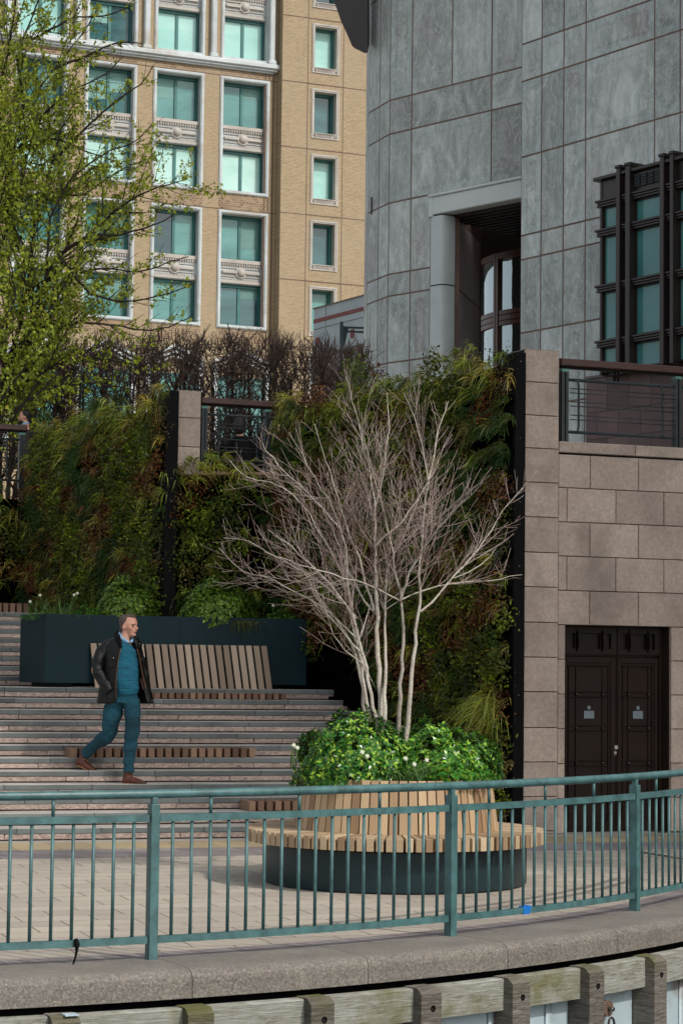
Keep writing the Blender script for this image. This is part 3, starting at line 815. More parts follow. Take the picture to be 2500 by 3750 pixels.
class Veg:
    def __init__(s): s.V=[]; s.F=[]; s.C=[]; s.n=0
    def blades(s, P, D0, L, droop, w, C, seg=4, side=None):
        """P,D0 (n,3); L,droop,w (n,); C (n,3): arching strips"""
        n = len(P)
        if n == 0: return
        t = np.linspace(0,1,seg+1)[None,:,None]
        L_ = L[:,None,None]
        pts = P[:,None,:]+D0[:,None,:]*t*L_
        pts[:,:,2] -= (droop[:,None]*L[:,None])*(t[:,:,0]**2)
        if side is None: side = nz(np.cross(D0, rng.normal(size=(n,3))))
        ww = (w[:,None]*np.array([.7,1,.9,.6,.06][:seg+1] if seg==4 else np.interp(np.linspace(0,1,seg+1),[0,.4,1],[.7,1,.06]))[None,:])[:,:,None]
        a = pts-side[:,None,:]*ww/2; b = pts+side[:,None,:]*ww/2
        V = np.stack([a,b],2).reshape(n,-1,3)   # n, 2*(seg+1), 3
        k = 2*(seg+1)
        base = (np.arange(n)*k)[:,None]+s.n
        F = []
        for i in range(seg): F.append(np.stack([base[:,0]+2*i, base[:,0]+2*i+1, base[:,0]+2*i+3, base[:,0]+2*i+2],1))
        s.V.append(V.reshape(-1,3)); s.F.append(np.concatenate(F)); s.C.append(np.tile(C,(seg,1))); s.n += n*k
    def leaves(s, P, Nn, L, W, C, up=None, cup=.15):
        """diamond leaves: P base, Nn axis direction; normal random"""
        n = len(P)
        if n == 0: return
        ax = nz(Nn); r = rng.normal(size=(n,3)) if up is None else up
        sd = nz(np.cross(ax, r)); nm = np.cross(sd, ax)
        a = P; tip = P+ax*L[:,None]-nm*(L*cup)[:,None]
        m = P+ax*(L*.45)[:,None]
        l = m-sd*(W/2)[:,None]+nm*(W*cup)[:,None]; r_ = m+sd*(W/2)[:,None]+nm*(W*cup)[:,None]
        V = np.stack([a,r_,tip,l],1).reshape(-1,3)
        F = (np.arange(n)*4)[:,None]+np.array([0,1,2,3])[None,:]+s.n
        s.V.append(V); s.F.append(F); s.C.append(C); s.n += 4*n
    def build(s, name, mt, parent=None):
        return npbuild(name, np.concatenate(s.V), np.concatenate(s.F), np.concatenate(s.C), mt, parent)
def colr(base, n, v=.25, hv=.06):
    b = np.array(lin(base))[None,:]*np.exp(rng.normal(size=(n,1))*v)
    return np.clip(b*(1+rng.normal(size=(n,3))*hv), .003, .9)
# ---- living walls
def sn(seed):
    r = np.random.default_rng(seed); k = r.uniform(.6,3.2,(10,2))*r.choice([-1,1],(10,2)); p = r.uniform(0,6.28,10)
    return lambda u, z: sum(math.sin(k[i,0]*u+k[i,1]*z+p[i]) for i in range(10))/3.0
def living(W, u0, u1, ztop, zbot, seed, dens=1.0, cell=.15, big=1.0, bright=1.0):
    f1, f2, f3 = sn(seed), sn(seed+1), sn(seed+2)
    g = Veg()
    n3 = np.array(W.n); d3 = np.array(W.d); z3 = np.array([0,0,1.0])
    u = u0
    while u < u1:
        zt_, zb_ = ztop(u), zbot(u)
        z = zb_
        while z < zt_:
            uu_ = u+rng.uniform(0,cell); zz_ = z+rng.uniform(0,cell)
            a, b, c = f1(uu_*1.5, zz_*1.5), f2(uu_*2, zz_*2), f3(uu_*1.1, zz_*1.1)
            top = zz_ > zt_-.35
            P0 = np.array(W.P(uu_, zz_, .02))
            sun = bright*(.75+.5*rng.random())  # random tone factor for each clump's own colour
            if rng.random() > dens: z += cell; continue
            if (a > .1 and rng.random() < .45) or (top and rng.random() < .5) or rng.random() < .12:     # arching grass
                n = int(rng.integers(16,30)*big); base = random.choice(['#8d9438','#7f8a34','#6a7a2c','#8f8440']) if (b > .3 or top) else random.choice(['#5f662c','#4a5426','#7c7838','#3f4a22','#66603a'])
                if rng.random() < .12: base = '#a08c44'
                tl = rng.normal()*.6
                D = n3*rng.uniform(.35,1.0,(n,1))+d3*(tl+rng.normal(size=(n,1))*.6)+z3*rng.uniform(-.2,1.1,(n,1))
                L = rng.uniform(.10,.24,n)*big*(1.15 if top else 1)*rng.uniform(.7,1.2)
                side = nz(np.cross(nz(D), n3[None,:]*.6+rng.normal(size=(n,3))*.5))
                g.blades(P0+rng.normal(size=(n,3))*.025, nz(D), L, rng.uniform(.3,1.5,n), rng.uniform(.008,.015,n), colr(base, n, .35)*sun*(1.0 if not top else 1.15), side=side)
            elif b > .5:                        # rust coloured clump
                n = int(70*big); base = random.choice(['#70462c','#7d5636','#5e3c2a','#74663a'])
                P = P0+n3*rng.uniform(0,.15,(n,1))+d3*rng.normal(size=(n,1))*.08+z3*rng.normal(size=(n,1))*.08
                g.leaves(P, n3+rng.normal(size=(n,3))*.8, rng.uniform(.02,.045,n), rng.uniform(.02,.04,n), colr(base, n, .35)*sun)
            elif c > .2:                           # small leaved shrub
                n = int(120*big); base = random.choice(['#4d6026','#5c6e26','#74842e','#3a4c20','#48562e','#6a6a30'])
                if rng.random() < .08: base = '#7d8f20'
                P = P0+n3*rng.uniform(0,.2,(n,1))**1.0+d3*rng.normal(size=(n,1))*.09+z3*rng.normal(size=(n,1))*.09
                n = int(n*.7); P = P[:n]; g.leaves(P, n3*.6+z3*.3+rng.normal(size=(n,3))*.6, rng.uniform(.03,.065,n), rng.uniform(.02,.038,n), colr(base, n, .3)*sun)
            elif c < -.45:                         # heuchera / fern fronds
                n = 16; base = random.choice(['#3d5c26','#2f4a20','#4a5a26'])
                D = n3*rng.uniform(.4,1,(n,1))+d3*rng.normal(size=(n,1))*.7+z3*rng.uniform(-.3,.6,(n,1)); D = nz(D)
                L = rng.uniform(.14,.28,n)
                for q in range(12):
                    t = (q+1)/12; pp = P0+D*(L*t)[:,None]; pp[:,2] -= .5*L*t*t
                    for sg in (-1,1):
                        sd = nz(np.cross(D, n3[None,:]))*sg+D*.3
                        g.leaves(pp, sd, np.full(n,.045*(1-t*.7)), np.full(n,.014), colr(base, n, .2)*sun)
            else:                                  # mixed small clumps, thinner
                n = int(60*big); base = random.choice(['#4a4f28','#3f4620','#6a602e','#343c1c','#5e4a28','#6b4a30'])
                P = P0+n3*rng.uniform(0,.12,(n,1))+d3*rng.normal(size=(n,1))*.09+z3*rng.normal(size=(n,1))*.09
                g.leaves(P, n3*.5+rng.normal(size=(n,3))*.8, rng.uniform(.02,.045,n), rng.uniform(.01,.03,n), colr(base, n, .35)*sun)
                if rng.random() < .35:
                    n = 16; D = n3*rng.uniform(.3,.9,(n,1))+d3*rng.normal(size=(n,1))*.6+z3*rng.uniform(-.3,.6,(n,1))
                    g.blades(P0+rng.normal(size=(n,3))*.03, nz(D), rng.uniform(.15,.3,n), rng.uniform(.5,1,n), rng.uniform(.004,.008,n), colr('#6d7030', n, .3)*sun)
            z += cell
        u += cell
    # distinct, well separated arching tufts standing out of the mat
    u = u0+.12
    while u < u1-.14:
        z = zbot(u)+rng.uniform(0,.3); zt_ = ztop(u)
        while z < zt_:
            n = int(rng.integers(18,30)); topq = z > zt_-.45
            base = random.choice(['#98a038','#a3a144','#7f9034','#8a8a3c'] if (topq or rng.random() < .5) else ['#66782c','#7a7a34','#6a6a2e','#8a6a3a','#7a5230'])
            P0 = np.array(W.P(u+rng.uniform(-.15,.15), z, .06)); tl = rng.normal()*.8
            D = nz(n3*rng.uniform(.5,1.0,(n,1))+d3*(tl+rng.normal(size=(n,1))*.5)+z3*rng.uniform(.0,1.0,(n,1)))
            side = nz(np.cross(D, n3[None,:]*.6+rng.normal(size=(n,3))*.4))
            g.blades(P0+rng.normal(size=(n,3))*.03, D, rng.uniform(.10,.24,n)*(1.2 if topq else 1), rng.uniform(.3,1.3,n), rng.uniform(.011,.018,n), colr(base, n, .22)*bright*1.25, side=side)
            z += rng.uniform(.28,.75)*(.6 if topq else 1)
        u += rng.uniform(.2,.34)
    return g
def lwall(name, W, u0, u1, zt, ztop, zbot, label, seed, back=.25, **kw):
    rt = root(name, W.P((u0+u1)/2, 0, -back/2), label, 'living wall', 'planted walls beside the steps')
    mb = MB(); mb.wbox(W, u0, u1, 0, zt-.06, -back, -.03)
    for k in range(int((zt)/.42)):      # planting trays
        mb.wbox(W, u0, u1-.02, k*.42+.05, k*.42+.16, -.03, .035)
    build('backing_panel', mb, M['void'], rt)
    g = living(W, u0, u1, ztop, zbot, seed, **kw)
    tag(g.build('planting', M['leaf'], rt), kind='stuff')
    return rt
zA = W1.uz(1895, 1291)[1]
# right hand wall: bottom edge of planting follows the stair line
def zbR(u):
    t = u/G1L      # 0 at the back corner, 1 at the pillar
    return max(.05, 2.15-3.4*max(0, t-.34)+.15*math.sin(u*5))
rtR = lwall('living_wall', G1, -.1, G1L-.02, zA-.05, lambda u: zA-.0+.07*math.sin(u*3+1)+.06*math.sin(u*7.3), zbR,
      'large planted wall of grasses and ferns behind the white birch, ending at the tall stone pillar', 21, dens=.97)
mb = MB(); mb.cbox(W1, -.135, -.004, 0, zA, -.30, .03, .004)
e = build('end_post', mb, M['black'], rtR)
mb = MB()
for z in (.6, 1.5, 2.4, 2.9, 3.6, 4.3, zA-.1): mb.sphere(W1.P(-.07, z, .03), .006, 6, 4)
build('rivets', mb, M['chrome'], e)
# middle wall facing us
uM1 = W2.uz(1040, 1800)[0]; z2c = W2.uz(760, 1712)[1]
rtM = lwall('living_wall', W2, -.02, uM1, z2c-.04, lambda u: z2c+.06*math.sin(u*4)+(.16 if .7 < u < 1.3 else .02), lambda u: 2.0,
      'planted wall under the middle railing, behind the second shrub of the steel planter', 31, dens=.9)
mb = MB(); mb.cbox(W2, -.175, -.006, 0, W2.uz(620, 1432)[1], -.30, .08, .004)
e = build('end_post', mb, M['black'], rtM)
mb = MB()
for z in (3.0, 3.9, 4.2, 4.9): mb.sphere(W2.P(-.09, z, .08), .007, 6, 4)
build('rivets', mb, M['chrome'], e)
# left wall
zL = W2.uz(620, 1432)[1]-.05
def ztL(u):
    t = u/G2L
    return zL+.08*math.sin(u*3)+.06*math.sin(u*8)-(max(0, .2-t)*2.2)
rtL = lwall('living_wall', G2, -.1, G2L-.02, zL-.1, ztL, lambda u: 2.35+.12*math.sin(u*3),
      'planted wall of grasses left of the short grey pillar, reaching to the left railing', 41, dens=.97)
# wall below the left railing
zl = W3.uz(50, 1800)[1]
rtK = lwall('living_wall', W3, -3.5, .1, zl-.05, lambda u: zl+.02+.08*math.sin(u*4), lambda u: 3.15+.2*math.sin(u*3),
      'dark planted wall below the left railing at the edge of the photo', 51, dens=.75)
# ---- leafy shrub mounds
def mound(name, c, rx, ry, rz, n, label, base, group, L=(.035,.06), W=(.016,.026), mt='gloss_leaf', parent=None, whorl=True, flat=.0, cat='shrub', light='#6f8f2a'):
    """dome of leaf rosettes on twig tips"""
    g = Veg(); c = np.array(c)
    k = n
    th = rng.uniform(0,2*np.pi,k); ph = np.arccos(rng.uniform(-.15,1,k)); rr_ = rng.uniform(.72,1.0,k)**.5
    bump = 1+.10*np.sin(th*3+1)+.08*np.sin(th*5+ph*6)+.07*np.cos(ph*7+th*2)
    D = np.stack([np.sin(ph)*np.cos(th), np.sin(ph)*np.sin(th), np.cos(ph)],1)
    P = c+D*np.array([rx,ry,rz])*(rr_*bump)[:,None]
    for q in range(9):
        a = 2*np.pi*q/9+rng.uniform(0,1,k)
        x = nz(np.cross(D, np.array([0.3,.2,1.0]))); y = np.cross(D, x)
        ax = D*rng.uniform(.25,.9,(k,1))+x*np.cos(a)[:,None]+y*np.sin(a)[:,None]+np.array([0,0,.15])
        C = colr(base, k, .25)
        tipm = rng.random(k) < .25
        C[tipm] = colr(light, int(tipm.sum()), .2)
        g.leaves(P+D*rng.uniform(-.01,.02,(k,1)), ax, rng.uniform(L[0],L[1],k), rng.uniform(W[0],W[1],k), C, up=D, cup=.2)
    rt = root(name, Vector(c)-Vector((0,0,.02)), label, cat, group)
    g.build('leaves', M[mt], rt)
    mb = MB(); q = Vector(c)
    for i in range(26):
        j = rng.integers(0,k); e_ = Vector(P[j]); m = q*.5+e_*.5+Vector((0,0,-.03))
        mb.tube([q+Vector((rng.normal()*.05, rng.normal()*.05, -.02)), m, e_], [.008,.006,.003], 5)
    build('stems', mb, M['twig'], rt)
    return rt
M['twig'] = mat('brown_twig', '#4a3a2e', '#33271f', 8, .8, .2)
b = lambda x, y, z: Vector((PC.x+x, PC.y+y, z))
mound('shrub', b(-.34,-.05,.86), .52, .60, .48, 1250, 'tall glossy shrub filling the left half of the round planter', '#356a22', 'evergreen shrubs in the round planter', light='#98bc40')
mound('shrub', b(.34,.10,.86), .50, .58, .40, 1100, 'bright green shrub on the right side of the round planter, right of the birch trunks', '#3f7324', 'evergreen shrubs in the round planter', light='#8fb73c')
mound('shrub', b(.02,.45,.86), .45, .32, .40, 240, 'glossy shrub behind the birch trunks in the round planter', '#2c5222', 'evergreen shrubs in the round planter')
mound('shrub', b(.46,-.48,.85), .30, .22, .13, 200, 'low mat of small round leaves at the front right rim of the round planter', '#4a8a38', None, (.022,.034), (.018,.028), 'leaf', cat='ground cover plant')
def narcissus(c, n, spread, label, fl, h=(.16,.3), name='daffodil_clump'):
    g = Veg(); P = np.array(c)+np.stack([rng.normal(size=n)*spread, rng.normal(size=n)*spread*.6, np.zeros(n)],1)
    D = nz(np.stack([rng.normal(size=n)*.45, rng.normal(size=n)*.35-.15, np.full(n,1.0)],1))
    g.blades(P, D, rng.uniform(h[0],h[1],n), rng.uniform(.1,.55,n), rng.uniform(.007,.012,n), colr('#5f7f4a', n, .2))
    rt = root(name, Vector(c), label, 'flowering plant', 'white daffodil clumps')
    g.build('leaves', M['leaf'], rt)
    for (x, y, z) in fl:
        mb = MB(); q = Vector(c)+Vector((x,y,z)); mb.tube([Vector(c)+Vector((x*.5,y*.5,0)), q+Vector((0,0,-.01))], .0035, 5)
        st = build('stem', mb, M['twig_g'], rt)
        mb = MB()
        for k in range(6):
            a = k*math.pi/3+x*9; d1 = Vector((math.cos(a), -.3, math.sin(a))); s1 = d1.cross(Vector((0,1,0))).normalized()*.008
            mb.add([q, q+d1*.011+s1*.8, q+d1*.022, q+d1*.011-s1*.8, q+d1*.011+s1*.8+Vector((0,.003,0))], [(0,1,2,3)])
        mb.tube([q, q+Vector((0,-.014,0))], [.005,.008], 8)
        build('flower', mb, M['flower'], rt)
    return rt
M['twig_g'] = mat('green_stem', '#4a6630', rv=0)
narcissus(b(.20,-.52,.84), 110, .12, 'white daffodils with arching grey green leaves at the front of the round planter', [(-.14,-.05,.20),(-.07,-.08,.155),(.03,-.06,.19)])
narcissus(b(-.85,-.1,.92), 10, .03, 'single white daffodil at the left edge of the round planter shrub', [(.0,-.02,.20),(.03,-.02,.18)])
narcissus(b(-.20,-.5,.90), 12, .04, 'white daffodil poking out in the middle of the left shrub of the round planter', [(-.05,-.18,.16),(-.09,-.16,.19)])
# rectangular planter planting
def pp(px, py, o=-.35):
    u, z = PW.uz(px, py, o); return PW.P(u, pz1-.06, o)
mound('shrub', pp(458,2200), .40, .34, .50, 1700, 'rounded dark evergreen shrub in the steel planter, left of the black post', '#4f6c20', 'evergreen shrubs in the steel planter', (.03,.05), (.014,.022), light='#7f9a30')
mound('shrub', pp(785,2200), .50, .36, .50, 2000, 'wide dark evergreen shrub in the steel planter, right of the black post', '#4f6c20', 'evergreen shrubs in the steel planter', (.03,.05), (.014,.022), light='#7f9a30')
mound('shrub', pp(320,2230,-.2), .17, .14, .16, 150, 'small bright leafy herb in the steel planter beside the left shrub', '#3a6a2a', None, (.02,.032), (.016,.026), 'leaf', cat='herb')
mound('shrub', pp(1030,2240,-.25), .24, .16, .15, 170, 'low leafy herb at the right end of the steel planter', '#356028', None, (.02,.03), (.014,.022), 'leaf', cat='herb')
def tuft(c, n, r, h, label, base, name='grass_tuft', dr=(.2,.8), w=(.004,.008)):
    g = Veg(); P = np.array(c)+rng.normal(size=(n,3))*np.array([r*.5,r*.3,.01])
    D = nz(np.stack([rng.normal(size=n)*.55, rng.normal(size=n)*.5-.1, rng.uniform(.3,1,n)],1))
    g.blades(P, D, rng.uniform(h*.6,h*1.2,n), rng.uniform(dr[0],dr[1],n), rng.uniform(w[0],w[1],n), colr(base, n, .3))
    return tag(g.build(name, M['leaf']), label, 'ornamental grass')
tuft(pp(215,2240,-.3), 900, .34, .22, 'feathery green tuft at the left end of the steel planter', '#4a6a2c')
tuft(pp(880,2262,-.05), 420, .20, .17, 'wispy plant spilling over the front of the steel planter', '#5a6030', dr=(.8,1.9))
narcissus(pp(200,2240,-.4), 60, .16, 'white daffodils leaning out at the left corner of the steel planter', [(-.30,0,.22),(-.18,0,.30),(.28,0,.33),(.24,0,.31)], (.2,.42))
narcissus(pp(1000,2240,-.4), 14, .05, 'single white daffodil behind the right end of the steel planter', [(.0,0,.24)])
# grasses tumbling at the foot of the right wall
for (px, py, n) in ((1790, 2600, 420), (1760, 2780, 300)):
    uu_, z_ = G1.uz(px, py, .12); c = np.array(G1.P(uu_, z_, .05)); n3 = np.array(G1.n); d3 = np.array(G1.d)
    g = Veg(); D = nz(n3*rng.uniform(.3,1,(n,1))+d3*rng.normal(size=(n,1))*.5+np.array([0,0,1])*rng.uniform(.1,1.1,(n,1)))
    g.blades(c+rng.normal(size=(n,3))*.07, D, rng.uniform(.3,.6,n), rng.uniform(.6,1.2,n), rng.uniform(.006,.011,n), colr('#9aa040', n, .3))
    tag(g.build('grass_tuft', M['leaf']), 'long yellow green arching grass at the foot of the planted wall by the black post' if py < 2700 else 'lower yellow green grass clump beside the round planter and the black post', 'ornamental grass', 'grasses at the foot of the planted wall')
# ================================================================== trees
def branchy(mb, tw, path, r0, r1, depth, rr, spawn, lenf, upb=.25, spread=.75, leafpts=None, tipr=.0016, nmax=None, start=.25, taper=False, leafmin=1):
    pts = [Vector(p) for p in path]
    # resample & jitter
    L = [0]
    for i in range(1, len(pts)): L.append(L[-1]+(pts[i]-pts[i-1]).length)
    tot = L[-1]; n = max(4, int(tot/.11)); P = []
    j = 0
    for i in range(n+1):
        s_ = tot*i/n
        while j < len(L)-2 and L[j+1] < s_: j += 1
        t = (s_-L[j])/max(L[j+1]-L[j], 1e-6); P.append(pts[j].lerp(pts[j+1], t))
    # smooth + small crookedness
    for _ in range(2):
        for i in range(1, n): P[i] = P[i]*.5+(P[i-1]+P[i+1])*.25
    for i in range(1, n): P[i] = P[i]+Vector((rr.gauss(0,1), rr.gauss(0,1), rr.gauss(0,1)))*.006*min(1, tot)
    rad = [r1+(r0-r1)*(1-i/n)**(1.5 if depth == 0 and taper else 1.0) for i in range(n+1)]
    tgt = mb if depth == 0 or r0 > .006 else tw
    tgt.tube(P, rad, 7 if r0 > .02 else (5 if r0 > .006 else 3), cap=False)
    if leafpts is not None and depth >= leafmin:
        for i in range(1, n+1):
            if rr.random() < .9: leafpts.append((P[i], (P[i]-P[i-1]).normalized()))
    if depth >= spawn[0]: return
    i0 = int(n*start)
    k = spawn[1][depth] if isinstance(spawn[1], (list, tuple)) else spawn[1]
    cnt = max(1, int(tot*k))
    for c in range(cnt):
        f = start+(1-start)*(c+rr.random())/cnt
        i = min(n-1, int(n*f)); t = (P[i+1]-P[i]).normalized()
        a = rr.uniform(0, 2*math.pi); x = t.cross(Vector((.3,.9,.1))).normalized(); y = t.cross(x)
        d = (t*rr.uniform(.7,1.0)+(x*math.cos(a)+y*math.sin(a))*rr.uniform(.4,1)*spread+Vector((0,0,upb))).normalized()
        ll = tot*(1-f*.75)*lenf*rr.uniform(.6,1.15)
        if ll < .08: continue
        q0 = P[i]; mid = q0+d*ll*.5+Vector((rr.gauss(0,.04)*ll, rr.gauss(0,.04)*ll, 0)); e_ = q0+d*ll+Vector((0,0,ll*.12))
        rb = max(tipr, rad[i]*(.36 if taper or depth else .5))
        branchy(mb, tw, [q0, mid, e_], rb, tipr, depth+1, rr, spawn, lenf, upb, spread, leafpts, tipr, start=.15, leafmin=leafmin)
def _birch():
    n = N('white_birch_bark')
    g = n.noise(6, 5, n.mapping((1,1,.5)), .6)
    c = n.ramp(g, [(.3,'#8a8277'),(.5,'#ada598'),(.7,'#c2bcb0')])
    l = n.ramp(n.noise(13, 3, n.mapping((1.5,1.5,9)), .6), [(.58,(0,0,0)),(.66,(.9,.9,.9))])
    n.color(n.mix(l, c, '#5a4c42')); n.rough(.7); n.bump(g, .2); return n.m
M['birch'] = _birch(); M['birch_twig'] = mat('birch_twig', '#a89a92', '#755a52', 3, .7, .5, fine=0); M['bark'] = mat('dark_bark', '#3c332c', '#2a231e', 8, .9, .2, .5, 30)
def birch():
    rr = random.Random(5)
    rt = root('birch_tree', b(0,.02,.83), 'leafless multi stemmed white birch growing out of the round planter', 'tree')
    A = lambda l: [(1150+u/1.96, 1500+v/1.96) for u, v in l]; B = lambda l: [(750+u/1.96, 1350+v/1.96) for u, v in l]
    Y0 = PC.y
    stems = [ # pixels, depth at start, depth at end, radius, end radius
     (A([(385,2290),(330,1900),(302,1720),(215,1570),(110,1440),(0,1380)])+B([(640,1600),(510,1510),(400,1480),(250,1470),(170,1360),(100,1285)]), .15, .7, .020, .003),
     (A([(400,2290),(350,1900),(310,1680),(285,1500),(250,1300),(220,1000),(190,850),(100,600),(20,520),(-90,330),(-180,160)]), .05, -.5, .022, .003),
     (A([(452,2330),(410,2050),(370,1850),(325,1640),(300,1500),(255,1420),(170,1330),(80,1200),(-60,1080),(-200,960),(-330,860)]), -.05, -.3, .022, .003),
     (A([(490,2340),(465,2000),(455,1700),(445,1450),(450,1200),(430,1000),(440,700),(410,500),(370,300),(320,100),(270,-100),(230,-240)]), .0, .2, .034, .004),
     (A([(515,2330),(490,2050),(525,1900),(500,1700),(505,1400),(515,1200),(560,1030),(660,880),(740,700),(780,560)]), -.1, .4, .024, .004),
     (A([(605,2450),(610,2000),(645,1700),(640,1500),(620,1370),(600,1200),(560,1050),(520,860),(500,700),(450,600),(400,350),(330,100)]), .1, -.5, .026, .004),
     (A([(660,2450),(680,2150),(710,1900),(720,1600),(762,1430),(760,1200),(760,950),(800,700),(820,500),(780,250),(720,50),(640,-120)]), -.1, -.2, .028, .004),
     (A([(762,1450),(900,1320),(1000,1200),(1100,1080),(1210,970),(1300,800),(1420,630),(1500,560)]), -.12, .5, .013, .003),
     (A([(1000,1210),(1150,1150),(1290,1070),(1310,980)]), .05, .2, .007, .002),
     (A([(630,1362),(760,1300),(900,1260),(1100,1230),(1300,1225),(1490,1185)]), -.1, .3, .009, .002),
     (A([(622,1350),(660,1200),(760,1030),(850,870),(1000,740),(1120,600),(1210,520)]), -.1, -.6, .013, .003),
     (A([(615,1370),(520,1310),(360,1240),(200,1210),(0,1130),(-200,1080),(-360,1020)]), -.1, -.7, .009, .002),
     (A([(428,1450),(330,1330),(260,1200),(190,1000),(120,800),(20,640)]), .05, .6, .012, .003),
     (A([(430,1440),(370,1250),(310,1040),(220,800),(150,560),(60,300),(0,100)]), .05, -.6, .013, .003),
     (A([(520,1430),(610,1370)]), -.05, -.1, .008, .006),
     (A([(372,1850),(400,1930),(442,2000)]), .0, .05, .010, .010),
     (A([(440,980),(480,930),(600,860),(700,720),(800,560),(880,400),(960,200)]), .1, .5, .011, .003),
     (A([(770,860),(850,800),(1000,700),(1130,560),(1260,470)]), -.15, -.7, .010, .003),
     (A([(820,500),(860,320),(900,100),(960,-60)]), -.15, .3, .010, .003),
     (A([(300,1500),(200,1380),(100,1260),(-60,1160)])+B([(560,1380),(430,1300),(300,1220),(135,1215)]), .0, .3, .012, .002),
     (A([(250,1250),(150,1100),(60,900),(-60,700),(-200,560),(-400,480)])+B([(240,800),(180,660)]), .0, -.2, .012, .002),
     (A([(190,850),(60,700),(-80,560),(-260,420),(-330,300),(-420,180)]), -.3, .2, .010, .002),
     (A([(440,700),(480,560),(520,300),(540,60),(520,-120)]), .1, .4, .010, .003),
    ]
    tr, tw = MB(), MB()
    for i, (pl, y0, y1, r0, r1) in enumerate(stems):
        n = len(pl); path = [yp(px, py, Y0+y0+(y1-y0)*(k/(n-1))**1.3) for k, (px, py) in enumerate(pl)]
        tot = sum((path[k+1]-path[k]).length for k in range(n-1))
        big = tot > 2.2
        branchy(tr, tw, path, r0*.84, .0026, 0, rr, (3 if tot > .85 else 0, [11.5, 11.5, 9.5]), .45 if big else .55, .14, 1.05, tipr=.0017, start=.44 if big else .22, taper=big)
    build('trunk', tr, M['birch'], rt, recalc=False); o = build('twigs', tw, M['birch_twig'], rt, recalc=False)
    print('birch', len(tr.v), len(tw.v))
birch()
# ---- pleached bare hedge trees on the terrace
def pleached(i, px, Y, w, top, rr, label):
    z0 = zc-.12; c = yp(px, 1500, Y); c.z = z0
    rt = root('pleached_tree', c, label, 'tree', 'bare clipped trees behind the terrace railing')
    mb = MB(); tw = MB()
    zt_ = top
    nn = 9
    for k in range(nn):
        x = (k/(nn-1)-.5)*w+rr.uniform(-.08,.08); y = rr.uniform(-.5,.5)
        h = (zt_-z0)*rr.uniform(.72,.9)
        p0 = c+Vector((x*.25,y*.2,.0)); p1 = c+Vector((x*.5,y*.5,h*.35)); p2 = c+Vector((x*.85,y*.8,h*.65)); p3 = c+Vector((x,y,h))
        branchy(mb, tw, [p0,p1,p2,p3], .05, .016, 0, rr, (3, [6, 6, 5]), .34, .15, 1.1, tipr=.008, start=.25)
    for k in range(80):                      # knobbly clipped top shoots
        x = rr.uniform(-.55,.55)*w; y = rr.uniform(-.5,.5); zz_ = zt_-rr.uniform(.15,1.0)-.08*abs(math.sin(x*5+px))
        q = c+Vector((x,y,zz_-z0)); 
        for m in range(3):
            d = Vector((rr.gauss(0,.35), rr.gauss(0,.3), 1)).normalized(); l = rr.uniform(.2,.45)
            tw.tube([q, q+d*l*.5+Vector((rr.gauss(0,.02),0,0)), q+d*l], [.008,.007,.004], 4, cap=False)
    hh = zt_-z0
    for k in range(760):
        zz_ = hh*(1-.6*rr.random()**1.1)-.18
        q = c+Vector((rr.uniform(-.62,.62)*w, rr.uniform(-.6,.6), zz_)); d = Vector((rr.gauss(0,.8), rr.gauss(0,.6), rr.gauss(.35,.6))).normalized(); l = rr.uniform(.15,.42)
        tw.tube([q, q+d*l*.5+Vector((rr.gauss(0,.03),0,rr.gauss(0,.03))), q+d*l], [.008,.006,.003], 3, cap=False)
    build('trunk', mb, M['bark'], rt, recalc=False); build('twigs', tw, M['bark_t'], rt, recalc=False)
M['bark_t'] = mat('purple_brown_twigs', '#66544b', '#4a3b36', 5, .9, .35)
rr = random.Random(3)
for i, (px, ty, lab) in enumerate(((20, 1290, 'bare clipped tree at the left edge of the photo behind the bearded man'), (165, 1260, 'bare clipped tree behind the lime branches just right of the bearded man'), (310, 1235, 'bare clipped tree behind the left planted wall, leftmost of the row'), (470, 1225, 'bare clipped tree showing behind the leafy branches, second of the row'),
    (630, 1225, 'bare clipped tree behind the short grey pillar'), (790, 1220, 'bare clipped tree behind the middle railing'), (945, 1222, 'bare clipped tree rising above the top right end of the middle railing'),
    (1100, 1235, 'bare clipped tree between the middle railing and the grey tower'), (1250, 1250, 'bare clipped tree touching the left edge of the grey tower'))):
    Y = 40+(i-3)*.5; d = ray(px, ty); zt_ = E+d.z*Y/d.y
    pleached(i, px, Y, 1.0, zt_, rr, lab)
